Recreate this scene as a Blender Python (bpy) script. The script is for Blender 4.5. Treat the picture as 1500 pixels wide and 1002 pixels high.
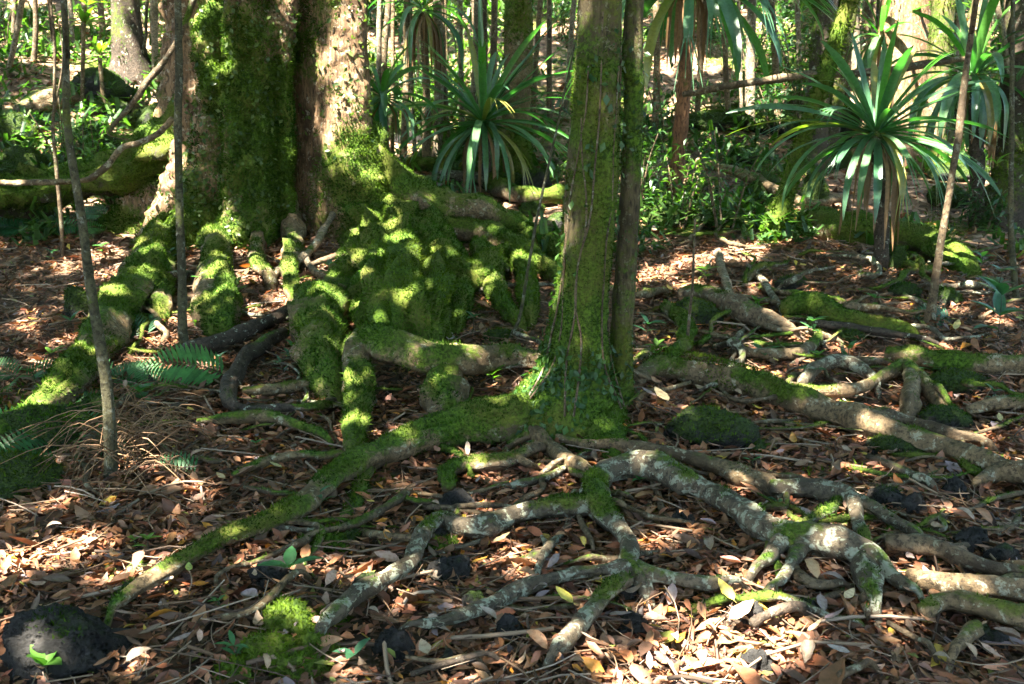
import bpy, math, random
import numpy as np

random.seed(7)
RNG = np.random.default_rng(7)
for o in list(bpy.data.objects):
    bpy.data.objects.remove(o)
SC = bpy.context.scene
COL = SC.collection

# ------------------------------------------------------------------ camera, sky, sun, exposure
CAM_Z, PITCH = 1.70, math.radians(13.0)
cam_data = bpy.data.cameras.new('camera')
cam_data.lens, cam_data.sensor_width = 35.0, 36.0
cam_data.clip_start, cam_data.clip_end = 0.05, 600.0
cam_data.dof.use_dof = True
cam_data.dof.focus_distance = 5.0
cam_data.dof.aperture_fstop = 6.3
cam = bpy.data.objects.new('camera', cam_data)
COL.objects.link(cam)
cam.location = (0, 0, CAM_Z)
cam.rotation_euler = (math.radians(90) - PITCH, 0, 0)
SC.camera = cam

SUN = np.array([-0.27, -0.38, 0.885])
SUN = SUN / np.linalg.norm(SUN)
world = bpy.data.worlds.new('World')
SC.world = world
world.use_nodes = True
wn = world.node_tree.nodes
sky = wn.new('ShaderNodeTexSky')
sky.sky_type = 'NISHITA'
sky.sun_disc = False
sky.sun_elevation = math.asin(SUN[2])
sky.sun_rotation = math.atan2(SUN[0], SUN[1])
wn['Background'].inputs['Strength'].default_value = 0.15
world.node_tree.links.new(sky.outputs[0], wn['Background'].inputs[0])

sun_data = bpy.data.lights.new('sun', 'SUN')
sun_data.energy = 5.0
sun_data.angle = math.radians(0.55)
sun_data.color = (1.0, 0.91, 0.76)
sun = bpy.data.objects.new('sun', sun_data)
COL.objects.link(sun)
from mathutils import Vector, Matrix
sun.rotation_euler = Vector(SUN).to_track_quat('Z', 'Y').to_euler()
sun.location = (0, 0, 30)

SC.view_settings.view_transform = 'Standard'
SC.view_settings.look = 'None'
SC.view_settings.gamma = 1.0
SC.view_settings.use_curve_mapping = False
SC.view_settings.exposure = 4.15
SC.render.engine = 'CYCLES'
SC.cycles.use_denoising = True
SC.cycles.max_bounces = 8
SC.cycles.diffuse_bounces = 4
SC.cycles.glossy_bounces = 2
SC.cycles.transmission_bounces = 4
SC.cycles.transparent_max_bounces = 4
SC.cycles.sample_clamp_indirect = 6.0

# ------------------------------------------------------------------ noise
def _h(ix, iy, iz):
    with np.errstate(over='ignore'):
        n = (ix.astype(np.int64) * 374761393 + iy.astype(np.int64) * 668265263 + iz.astype(np.int64) * 2147483647) & 0xffffffff
        n = ((n ^ (n >> 13)) * 1274126177) & 0xffffffff
        n = ((n ^ (n >> 16)) * 2246822519) & 0xffffffff
        n = n ^ (n >> 15)
    return n.astype(np.float64) / 2147483647.5 - 1.0

def vn(p):
    p = np.asarray(p, float)
    i = np.floor(p).astype(np.int64)
    f = p - i
    f = f * f * (3 - 2 * f)
    r = 0
    for dx in (0, 1):
        wx = f[..., 0] if dx else 1 - f[..., 0]
        for dy in (0, 1):
            wy = f[..., 1] if dy else 1 - f[..., 1]
            for dz in (0, 1):
                wz = f[..., 2] if dz else 1 - f[..., 2]
                r = r + wx * wy * wz * _h(i[..., 0] + dx, i[..., 1] + dy, i[..., 2] + dz)
    return r

def fbm(p, scale=1.0, octv=3, seed=0):
    p = np.asarray(p, float) * scale + seed * 17.31
    a, s, r = 1.0, 0.0, 0
    for _ in range(octv):
        r = r + a * vn(p)
        s += a
        a *= 0.5
        p = p * 2.03 + 5.7
    return r / s

def sstep(a, b, x):
    t = np.clip((x - a) / (b - a), 0, 1)
    return t * t * (3 - 2 * t)

# ------------------------------------------------------------------ ground shape and pixel rays
BIG = np.array([-2.36, 9.9])          # the broad old tree
FRONT = np.array([0.42, 5.75])         # the slim tree in the middle

def G(x, y):
    x = np.asarray(x, float); y = np.asarray(y, float)
    x, y = np.broadcast_arrays(x, y)
    z = 0.30 * sstep(4.2, 9.0, y)
    yy = y - 12.0 + 3.0 * sstep(-1.5, -7.0, x)
    z = z + 0.27 * np.log1p(np.exp(np.clip(yy / 1.5, -30, 60))) * 1.5
    z = z + 0.085 * np.log1p(np.exp(np.clip((y - 9.0) / 0.6, -30, 60))) * 0.6 * (y < 80)
    z = np.where(yy > 60, 0.355 * yy + 0.7, z)
    z = z + 0.16 * np.exp(-((x - BIG[0]) ** 2 + (y - BIG[1]) ** 2) / 2.2)
    z = z + 0.08 * np.exp(-((x - FRONT[0]) ** 2 + (y - FRONT[1]) ** 2) / 0.7)
    z = z + 0.14 * np.exp(-((x - 2.6) ** 2 + (y - 8.6) ** 2) / 1.6)
    p = np.stack([x, y, np.zeros_like(x)], -1)
    far = 1 + 3.0 * sstep(9, 15, y)
    z = z + 0.065 * fbm(p, 0.9, 2, 1) * far + 0.022 * fbm(p, 3.3, 2, 2)
    return z

CP, SP = math.cos(PITCH), math.sin(PITCH)
KPX = 0.5 * 36.0 / 35.0 / 750.0
def ray(px, py):
    X = (px - 750) * KPX
    Y = (501 - py) * KPX
    return np.array([X, CP + Y * SP, Y * CP - SP])     # camera looks along +y, pitched down

_T = 1.2 * (80 / 1.2) ** np.linspace(0, 1, 900)
def ground_hit(px, py):
    d = ray(px, py)
    zz = CAM_Z + d[2] * _T - G(d[0] * _T, d[1] * _T)
    k = np.argmax(zz < 0)
    if zz[k] >= 0:
        t = 45.0
    else:
        a, b = _T[max(k - 1, 0)], _T[k]
        fa, fb = zz[max(k - 1, 0)], zz[k]
        t = a + (b - a) * fa / (fa - fb + 1e-12)
    return np.array([d[0] * t, d[1] * t, CAM_Z + d[2] * t])

def at_depth(px, py, y):
    d = ray(px, py)
    t = y / d[1]
    return np.array([d[0] * t, y, CAM_Z + d[2] * t])

def px_size(y):              # metres per photo pixel at that distance
    return KPX * y / CP

def to_px(p):
    p = np.asarray(p, float)
    x, y, z = p[..., 0], p[..., 1], p[..., 2] - CAM_Z
    f = y * CP - z * SP
    u = y * SP + z * CP
    return 750 + x / f / KPX, 501 - u / f / KPX

# ------------------------------------------------------------------ mesh helpers
def mesh(name, V, faces, mat=None, smooth=True, attrs=None):
    """V (n,3); faces: list of int arrays (m,k)"""
    me = bpy.data.meshes.new(name)
    V = np.ascontiguousarray(V, dtype=np.float32)
    faces = [np.asarray(f, dtype=np.int32) for f in faces if len(f)]
    nl = sum(f.size for f in faces)
    npoly = sum(len(f) for f in faces)
    me.vertices.add(len(V)); me.vertices.foreach_set('co', V.ravel())
    me.loops.add(nl); me.loops.foreach_set('vertex_index', np.concatenate([f.ravel() for f in faces]))
    me.polygons.add(npoly)
    tot = np.concatenate([np.full(len(f), f.shape[1], np.int32) for f in faces])
    me.polygons.foreach_set('loop_start', np.concatenate([[0], np.cumsum(tot)[:-1]]).astype(np.int32))
    me.polygons.foreach_set('loop_total', tot)
    me.update(calc_edges=True)
    me.polygons.foreach_set('use_smooth', np.full(npoly, smooth, dtype=bool))
    for k, a in (attrs or {}).items():
        a = np.asarray(a, dtype=np.float32)
        if a.ndim == 1:
            at = me.attributes.new(k, 'FLOAT', 'POINT'); at.data.foreach_set('value', a)
        else:
            if a.shape[1] == 3:
                a = np.concatenate([a, np.ones((len(a), 1), np.float32)], 1)
            at = me.attributes.new(k, 'FLOAT_COLOR', 'POINT'); at.data.foreach_set('color', a.ravel())
    if mat: me.materials.append(mat)
    return me

class Pile:
    """collects pieces that become one mesh"""
    def __init__(s): s.V = []; s.F = {}; s.A = {}; s.n = 0
    def add(s, V, faces, **attrs):
        V = np.asarray(V, float)
        for f in faces:
            if len(f):
                f = np.asarray(f); s.F.setdefault(f.shape[1], []).append(f + s.n)
        s.V.append(V)
        for k, a in attrs.items():
            a = np.asarray(a, float)
            if a.ndim == 0 : a = np.full(len(V), float(a))
            if a.ndim == 1 and len(a) == 3 and k == 'col': a = np.tile(a, (len(V), 1))
            s.A.setdefault(k, []).append(a)
        s.n += len(V)
    def mesh(s, name, mat, smooth=True, origin=None):
        V = np.concatenate(s.V)
        if origin is not None: V = V - np.asarray(origin)
        return mesh(name, V, [np.concatenate(f) for f in s.F.values()], mat, smooth, {k: np.concatenate(a) for k, a in s.A.items()})

def obj(name, me, parent=None, loc=(0, 0, 0)):
    o = bpy.data.objects.new(name, me); COL.objects.link(o)
    o.location = loc
    if parent is not None: o.parent = parent
    return o

def tag(o, label=None, cat=None, group=None, kind=None):
    if label: o['label'] = label
    if cat: o['category'] = cat
    if group: o['group'] = group
    if kind: o['kind'] = kind
    return o

def thing(name, loc, label, cat, group=None):
    o = bpy.data.objects.new(name, None); COL.objects.link(o)
    o.empty_display_size = 0.1
    o.location = tuple(float(c) for c in loc)
    return tag(o, label, cat, group)

def part(name, pile, mat, root, smooth=True, kind=None):
    o = obj(name, pile.mesh(name, mat, smooth, root.location if root is not None else None), root)
    if kind: o['kind'] = kind
    return o

def spline(P, step):
    """Catmull-Rom through rows of P (positions and radius), resampled about every STEP metres"""
    P = np.asarray(P, float)
    if len(P) == 2: P = np.array([P[0], (P[0] + P[1]) / 2, P[1]])
    Q = np.concatenate([[2 * P[0] - P[1]], P, [2 * P[-1] - P[-2]]])
    out = []
    for i in range(1, len(Q) - 2):
        L = np.linalg.norm(Q[i + 1, :3] - Q[i, :3])
        n = max(2, int(math.ceil(L / step)))
        t = np.linspace(0, 1, n, endpoint=False)[:, None]
        a, b, c, d = Q[i - 1], Q[i], Q[i + 1], Q[i + 2]
        out.append(0.5 * ((2 * b) + (-a + c) * t + (2 * a - 5 * b + 4 * c - d) * t ** 2 + (-a + 3 * b - 3 * c + d) * t ** 3))
    out.append(Q[-2][None])
    R = np.concatenate(out)
    R[:, 3] = np.maximum(R[:, 3], 0.001)
    return R

def tube(P, sides=12, noise=0.0, nscale=6.0, seed=0, step=None, flat=1.0, wob=0.0, ridge=0.0, knob=0.0, groove=0.0):
    """P rows (x,y,z,r) -> V, faces, normals"""
    P = np.asarray(P, float)
    if step is None: step = max(0.02, float(np.mean(P[:, 3])) * 0.7)
    R = spline(P, step)
    C, rad = R[:, :3].copy(), R[:, 3]
    n = len(C)
    if knob:
        rad = rad * (1 + knob * fbm(C, 5.5, 2, seed + 11))
    if wob:
        C += wob * np.stack([fbm(C, 4, 2, seed + 3), fbm(C, 4, 2, seed + 4), 0.5 * fbm(C, 4, 2, seed + 5)], -1)
    Tn = np.gradient(C, axis=0)
    Tn /= np.linalg.norm(Tn, axis=1, keepdims=True) + 1e-9
    up = np.array([0, 0, 1.0]) if abs(Tn[0, 2]) < 0.8 else np.array([0, 1.0, 0])
    A = np.zeros_like(C); B = np.zeros_like(C)
    a = np.cross(Tn[0], up); a /= np.linalg.norm(a) + 1e-9
    for i in range(n):
        a = a - Tn[i] * np.dot(a, Tn[i]); a /= np.linalg.norm(a) + 1e-9
        A[i] = a; B[i] = np.cross(Tn[i], a)
    th = np.linspace(0, 2 * math.pi, sides, endpoint=False)
    N = A[:, None] * np.cos(th)[None, :, None] + B[:, None] * np.sin(th)[None, :, None]
    V = C[:, None] + N * rad[:, None, None]
    if ridge:
        ar = np.concatenate([[0], np.cumsum(np.linalg.norm(np.diff(C, axis=0), axis=1))]) / max(rad.mean(), 1e-4)
        q = np.stack([np.broadcast_to(np.cos(th) * 1.7, (n, sides)), np.broadcast_to(np.sin(th) * 1.7, (n, sides)), np.broadcast_to(ar[:, None] * 0.16, (n, sides))], -1)
        V = V + N * ((fbm(q, 1.0, 3, seed + 7) * ridge) * rad[:, None])[..., None]
        if groove:
            V = V - N * (groove * np.exp(-(fbm(q * np.array([1.25, 1.25, 1.6]), 1.0, 2, seed + 9) / 0.09) ** 2) * rad[:, None])[..., None]
    if noise:
        d = fbm(V, nscale, 3, seed) * noise + 0.42 * noise * fbm(V, nscale * 3.6, 3, seed + 1)
        V = V + N * (d * rad[:, None])[..., None]
    if flat != 1.0:
        V[..., 2] = C[:, None, 2] + (V[..., 2] - C[:, None, 2]) * flat
    i = np.arange(n - 1)[:, None] * sides; j = np.arange(sides)[None]
    k = (j + 1) % sides
    F = np.stack([i + j, i + k, i + sides + k, i + sides + j], -1).reshape(-1, 4)
    Vf = V.reshape(-1, 3)
    nv = len(Vf)
    Vf = np.concatenate([Vf, C[:1] - Tn[:1] * rad[0] * 0.4, C[-1:] + Tn[-1:] * rad[-1] * 0.6])
    jj = np.arange(sides)
    T = np.concatenate([np.stack([np.full(sides, nv), (jj + 1) % sides, jj], -1),
                        np.stack([np.full(sides, nv + 1), (n - 1) * sides + jj, (n - 1) * sides + (jj + 1) % sides], -1)])
    Nf = np.concatenate([N.reshape(-1, 3), -Tn[:1], Tn[-1:]])
    return Vf, [F, T], Nf

def rotz(a):
    c, s = np.cos(a), np.sin(a); z = np.zeros_like(c); o = np.ones_like(c)
    return np.stack([np.stack([c, -s, z], -1), np.stack([s, c, z], -1), np.stack([z, z, o], -1)], -2)
def rotx(a):
    c, s = np.cos(a), np.sin(a); z = np.zeros_like(c); o = np.ones_like(c)
    return np.stack([np.stack([o, z, z], -1), np.stack([z, c, -s], -1), np.stack([z, s, c], -1)], -2)
def roty(a):
    c, s = np.cos(a), np.sin(a); z = np.zeros_like(c); o = np.ones_like(c)
    return np.stack([np.stack([c, z, s], -1), np.stack([z, o, z], -1), np.stack([-s, z, c], -1)], -2)

def leaf_shape(width=0.4, nseg=4, fold=0.15, curl=0.6, roll=0.0, jag=0.0, seed=0, tip=1.0, petiole=0.0):
    """unit leaf along +y, faces up; returns V, quads"""
    if nseg == 0:
        return np.array([(0, 0, 0.04), (width * 0.6, 0.45, -0.03), (width * 0.1, 1, 0.06), (-width * 0.5, 0.55, 0.0)]), np.array([[0, 1, 2, 3]])
    r = np.random.default_rng(seed)
    t = np.linspace(0, 1, nseg + 1)
    w = width * 0.5 * np.sin(math.pi * t ** 0.85) ** 0.75 * (1 - 0.25 * t * tip)
    w[0] = 0.03 * width; w[-1] = 0.015 * width
    if nseg == 1: w[:] = width * np.array([0.35, 0.5])
    ang = np.cumsum(np.concatenate([[0], np.full(nseg, curl / nseg)])) - curl * 0.5
    y = np.concatenate([[0], np.cumsum(np.cos(ang[:-1]) / nseg)])
    z = np.concatenate([[0], np.cumsum(np.sin(ang[:-1]) / nseg)])
    V = []
    for i in range(nseg + 1):
        jl, jr = 1 + jag * r.normal(), 1 + jag * r.normal()
        sidelift = fold * w[i] * 2
        rl = roll * (t[i] - 0.5)
        for s, j in ((-1, jl), (0, 1), (1, jr)):
            x = s * w[i] * j
            zz = z[i] + (sidelift if s else 0) + x * rl
            V.append((x, y[i], zz))
    V = np.array(V)
    Q = []
    for i in range(nseg):
        a = i * 3
        Q += [(a, a + 1, a + 4, a + 3), (a + 1, a + 2, a + 5, a + 4)]
    V[:, 1] -= 0.0
    return V, np.array(Q)

def scatter(V, Q, R, P, S):
    """copies of a template: R (n,3,3), P (n,3), S (n,)"""
    n, k = len(P), len(V)
    W = np.einsum('nij,kj->nki', R, V) * np.asarray(S)[:, None, None] + P[:, None]
    F = (np.arange(n)[:, None, None] * k + Q[None]).reshape(-1, Q.shape[1])
    return W.reshape(-1, 3), F

def rep(col, k):
    return np.repeat(col, k, axis=0)

# ------------------------------------------------------------------ materials
class NT:
    def __init__(s, name):
        s.m = bpy.data.materials.new(name); s.m.use_nodes = True
        s.t = s.m.node_tree; s.n = s.t.nodes; s.b = s.n['Principled BSDF']; s.out = s.n['Material Output']
    def node(s, typ, **kw):
        x = s.n.new(typ)
        for k, v in kw.items():
            if isinstance(k, str) and hasattr(x, k): setattr(x, k, v)
        return x
    def link(s, a, b): s.t.links.new(a, b)
    def noise(s, scale, detail=4, rough=0.6, vec=None, dist=0.0):
        x = s.n.new('ShaderNodeTexNoise'); x.inputs['Scale'].default_value = scale
        x.inputs['Detail'].default_value = detail; x.inputs['Roughness'].default_value = rough
        x.inputs['Distortion'].default_value = dist
        if vec is not None: s.link(vec, x.inputs['Vector'])
        return x.outputs['Fac']
    def coords(s, sx=1, sy=1, sz=1):
        g = s.n.new('ShaderNodeNewGeometry'); m = s.n.new('ShaderNodeMapping')
        m.inputs['Scale'].default_value = (sx, sy, sz)
        s.link(g.outputs['Position'], m.inputs['Vector'])
        return m.outputs['Vector']
    def ramp(s, fac, stops):
        x = s.n.new('ShaderNodeValToRGB'); e = x.color_ramp.elements
        while len(e) < len(stops): e.new(0.5)
        for el, (p, c) in zip(e, stops):
            el.position = p; el.color = (*c, 1) if not isinstance(c, float) else (c, c, c, 1)
        s.link(fac, x.inputs['Fac'])
        return x.outputs['Color']
    def math(s, op, a, b=None, clamp=False):
        x = s.n.new('ShaderNodeMath'); x.operation = op; x.use_clamp = clamp
        for i, v in enumerate((a, b)):
            if v is None: continue
            if isinstance(v, (int, float)): x.inputs[i].default_value = v
            else: s.link(v, x.inputs[i])
        return x.outputs[0]
    def smooth(s, v, a, b):
        x = s.n.new('ShaderNodeMapRange'); x.interpolation_type = 'SMOOTHSTEP'
        x.inputs['From Min'].default_value = a; x.inputs['From Max'].default_value = b
        s.link(v, x.inputs['Value']); return x.outputs['Result']
    def mix(s, f, a, b, blend='MIX'):
        x = s.n.new('ShaderNodeMix'); x.data_type = 'RGBA'; x.blend_type = blend
        for sock, v in ((x.inputs['Factor'], f), (x.inputs['A'] if 0 else x.inputs[6], a), (x.inputs[7], b)):
            if isinstance(v, tuple): sock.default_value = (*v, 1)
            elif isinstance(v, (int, float)): sock.default_value = v
            else: s.link(v, sock)
        return x.outputs[2]
    def attr(s, name, out='Fac'):
        x = s.n.new('ShaderNodeAttribute'); x.attribute_name = name; return x.outputs[out]
    def bump(s, h, strength=0.5, dist=0.02, prev=None):
        x = s.n.new('ShaderNodeBump'); x.inputs['Strength'].default_value = strength; x.inputs['Distance'].default_value = dist
        s.link(h, x.inputs['Height'])
        if prev is not None: s.link(prev, x.inputs['Normal'])
        return x.outputs['Normal']
    def fin(s, col, rough=0.8, spec=0.3, normal=None):
        if isinstance(col, tuple): s.b.inputs['Base Color'].default_value = (*col, 1)
        else: s.link(col, s.b.inputs['Base Color'])
        if isinstance(rough, (int, float)): s.b.inputs['Roughness'].default_value = rough
        else: s.link(rough, s.b.inputs['Roughness'])
        s.b.inputs['Specular IOR Level'].default_value = spec
        if normal is not None: s.link(normal, s.b.inputs['Normal'])
        return s.m
    def translucent(s, col, amount, normal=None):
        tr = s.n.new('ShaderNodeBsdfTranslucent'); mx = s.n.new('ShaderNodeMixShader')
        if isinstance(col, tuple): tr.inputs['Color'].default_value = (*col, 1)
        else: s.link(col, tr.inputs['Color'])
        mx.inputs[0].default_value = amount
        s.link(s.b.outputs[0], mx.inputs[1]); s.link(tr.outputs[0], mx.inputs[2]); s.link(mx.outputs[0], s.out.inputs['Surface'])

def bark(name, c1, c2, lichen=0.0, lich_col=(0.42, 0.45, 0.36), moss1=(0.013, 0.032, 0.004), moss2=(0.068, 0.125, 0.010), fine=1.0, vert=False):
    k = NT(name)
    v = k.coords(1, 1, 0.25) if vert else k.coords()
    p = k.coords()
    n1 = k.noise(9 * fine, 6, 0.65, v); n2 = k.noise(45 * fine, 5, 0.7, v); n3 = k.noise(160 * fine, 3, 0.6, p)
    base = k.mix(k.smooth(n1, 0.3, 0.7), c1, c2)
    base = k.mix(k.smooth(n2, 0.42, 0.66), base, tuple(x * 0.32 for x in c1))
    base = k.mix(k.smooth(k.noise(3.2, 4, 0.6, p), 0.5, 0.68), base, tuple(x * 0.55 for x in c1))
    if lichen > 0:
        l1 = k.noise(19, 5, 0.62, p, 0.6); l2 = k.noise(90, 3, 0.6, p)
        lf = k.smooth(k.math('ADD', l1, k.math('MULTIPLY', l2, 0.35)), 0.79 - 0.22 * lichen, 0.87 - 0.22 * lichen)
        base = k.mix(k.math('MULTIPLY', lf, 0.85), base, k.mix(l2, tuple(x * 0.6 for x in lich_col), lich_col))
    m = k.attr('moss')
    mn = k.noise(22, 5, 0.7, p)
    mf = k.smooth(k.math('ADD', m, k.math('MULTIPLY', k.math('SUBTRACT', mn, 0.5), 0.9)), 0.35, 0.62)
    mc = k.mix(k.smooth(k.noise(55, 4, 0.7, p), 0.35, 0.65), moss1, moss2)
    mc = k.mix(k.smooth(k.noise(3.5, 2, 0.5, p), 0.35, 0.7), mc, k.mix(0.5, mc, (0.10, 0.085, 0.018)))
    col = k.mix(mf, base, mc)
    h = k.math('ADD', k.math('MULTIPLY', n2, 0.6), k.math('MULTIPLY', n3, 0.5))
    nb = k.bump(h, 0.75, 0.012)
    nb = k.bump(n1, 0.5, 0.03, nb)
    rough = k.mix(mf, (0.72,) * 3, (1.0,) * 3)
    return k.fin(col, rough, 0.25, nb)

M = {}
M['bark_lichen'] = bark('lichen_bark', (0.065, 0.052, 0.034), (0.125, 0.10, 0.068), 0.46, (0.30, 0.32, 0.24))
M['bark_tan'] = bark('tan_bark', (0.10, 0.07, 0.038), (0.20, 0.142, 0.078), 0.2, (0.33, 0.31, 0.22))
M['bark_brown'] = bark('brown_bark', (0.075, 0.052, 0.030), (0.15, 0.11, 0.066), 0.2, (0.24, 0.24, 0.17))
M['bark_dark'] = bark('dark_bark', (0.035, 0.026, 0.018), (0.075, 0.055, 0.04), 0.05)
M['bark_big'] = bark('old_tree_bark', (0.10, 0.058, 0.03), (0.27, 0.17, 0.095), 0.16, (0.38, 0.33, 0.25), vert=True)
M['bark_front'] = bark('slim_tree_bark', (0.050, 0.038, 0.018), (0.10, 0.078, 0.038), 0.15, (0.17, 0.165, 0.11), vert=True)
M['bark_pale'] = bark('pale_stem_bark', (0.13, 0.105, 0.07), (0.27, 0.215, 0.15), 0.15)
M['bark_red'] = bark('red_fibre_bark', (0.12, 0.05, 0.025), (0.25, 0.12, 0.06), 0.0, vert=True)
M['stem_green'] = bark('green_stem_bark', (0.045, 0.042, 0.022), (0.085, 0.08, 0.042), 0.25, (0.17, 0.18, 0.14))

def foliage(name, rough=0.5, spec=0.4, trans=0.35, veins=False, tint=(0.75, 1.25, 0.3)):
    k = NT(name)
    c = k.attr('col', 'Color')
    p = k.coords()
    c2 = k.mix(k.smooth(k.noise(30, 3, 0.6, p), 0.3, 0.75), c, k.mix(1.0, c, (0.6, 0.65, 0.6), 'MULTIPLY'))
    nb = k.bump(k.noise(60, 2, 0.5, p), 0.25, 0.01) if veins else None
    k.fin(c2, rough, spec, nb)
    k.translucent(k.mix(1.0, c2, tuple(t * 1.5 for t in tint), 'MULTIPLY'), trans)
    return k.m
M['foliage'] = foliage('green_foliage', 0.42, 0.45, 0.40, tint=(1.0, 1.3, 0.35))
M['canopy'] = foliage('canopy_foliage', 0.5, 0.4, 0.35, tint=(0.9, 1.2, 0.3))
M['moss'] = foliage('moss_tuft', 0.9, 0.1, 0.30, tint=(0.9, 1.1, 0.3))
M['litter'] = foliage('dry_leaf_litter', 0.55, 0.35, 0.12, True, tint=(1.0, 0.75, 0.45))
M['strap'] = foliage('strap_leaf', 0.30, 0.55, 0.28, tint=(0.8, 1.6, 0.3))

k = NT('fallen_leaf')
oi = k.n.new('ShaderNodeObjectInfo'); tc = k.n.new('ShaderNodeTexCoord')
mp = k.n.new('ShaderNodeVectorMath'); mp.operation = 'ADD'
k.link(tc.outputs['Object'], mp.inputs[0])
cv = k.n.new('ShaderNodeVectorMath'); cv.operation = 'SCALE'; cv.inputs[3].default_value = 40.0
cm = k.n.new('ShaderNodeCombineXYZ'); k.link(oi.outputs['Random'], cm.inputs[0]); k.link(cm.outputs[0], cv.inputs[0]); k.link(cv.outputs[0], mp.inputs[1])
c = oi.outputs['Color']
f1 = k.smooth(k.noise(4.5, 4, 0.65, mp.outputs[0]), 0.42, 0.68)
c = k.mix(f1, c, k.mix(1.0, c, (0.62, 0.52, 0.45), 'MULTIPLY'))
f2 = k.smooth(k.noise(14, 3, 0.6, mp.outputs[0]), 0.66, 0.72)
c = k.mix(f2, c, (0.045, 0.028, 0.018))
vv = k.attr('vein')
c = k.mix(k.math('MULTIPLY', vv, 0.35), c, k.mix(0.5, c, (0.5, 0.42, 0.28)))
nb = k.bump(k.noise(22, 3, 0.6, mp.outputs[0]), 0.3, 0.03)
k.fin(c, 0.5, 0.4, nb)
k.translucent(k.mix(1.0, c, (1.2, 0.9, 0.5), 'MULTIPLY'), 0.12)
M['fallen'] = k.m

k = NT('forest_soil')
p = k.coords()
base = k.mix(k.smooth(k.noise(6, 5, 0.65, p), 0.35, 0.65), (0.028, 0.02, 0.014), (0.07, 0.048, 0.032))
vo = k.n.new('ShaderNodeTexVoronoi'); vo.inputs['Scale'].default_value = 11; k.link(p, vo.inputs['Vector'])
vr = k.ramp(k.math('FRACT', k.math('MULTIPLY', vo.outputs['Distance'], 0.0)), [(0, (0, 0, 0)), (1, (1, 1, 1))])
sep = k.n.new('ShaderNodeSeparateColor'); k.link(vo.outputs['Color'], sep.inputs[0])
lc = k.ramp(sep.outputs[0], [(0.0, (0.05, 0.034, 0.024)), (0.45, (0.15, 0.095, 0.06)), (0.8, (0.24, 0.155, 0.105)), (1.0, (0.30, 0.22, 0.16))])
farf = k.attr('far')
base = k.mix(k.math('MULTIPLY', k.smooth(k.noise(3, 3, 0.6, p), 0.25, 0.5), farf), base, lc)
mc = k.mix(k.smooth(k.noise(40, 4, 0.7, p), 0.35, 0.65), (0.02, 0.035, 0.006), (0.08, 0.12, 0.012))
mf = k.smooth(k.math('ADD', k.attr('moss'), k.math('MULTIPLY', k.math('SUBTRACT', k.noise(9, 5, 0.7, p), 0.5), 1.1)), 0.4, 0.6)
col = k.mix(mf, base, mc)
nb = k.bump(k.noise(40, 5, 0.7, p), 0.8, 0.03)
M['soil'] = k.fin(col, 0.95, 0.15, nb)

k = NT('lava_rock')
p = k.coords()
base = k.mix(k.smooth(k.noise(16, 5, 0.7, p), 0.35, 0.7), (0.014, 0.014, 0.014), (0.05, 0.048, 0.046))
base = k.mix(k.smooth(k.noise(7, 5, 0.7, p), 0.6, 0.74), base, (0.085, 0.072, 0.066))
vo = k.n.new('ShaderNodeTexVoronoi'); vo.inputs['Scale'].default_value = 48; k.link(p, vo.inputs['Vector'])
pit = k.smooth(vo.outputs['Distance'], 0.05, 0.45)
base = k.mix(pit, (0.006, 0.006, 0.006), base)
mf = k.smooth(k.math('ADD', k.attr('moss'), k.math('MULTIPLY', k.math('SUBTRACT', k.noise(18, 5, 0.7, p), 0.5), 0.9)), 0.35, 0.65)
mc = k.mix(k.smooth(k.noise(60, 4, 0.7, p), 0.35, 0.65), (0.014, 0.03, 0.008), (0.055, 0.09, 0.016))
nb = k.bump(pit, 0.8, 0.02, k.bump(k.noise(38, 6, 0.8, p), 1.0, 0.05))
M['rock'] = k.fin(k.mix(mf, base, mc), 0.9, 0.25, nb)
k = NT('dry_twig')
M['twig'] = k.fin(k.attr('col', 'Color'), 0.8, 0.2)

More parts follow.
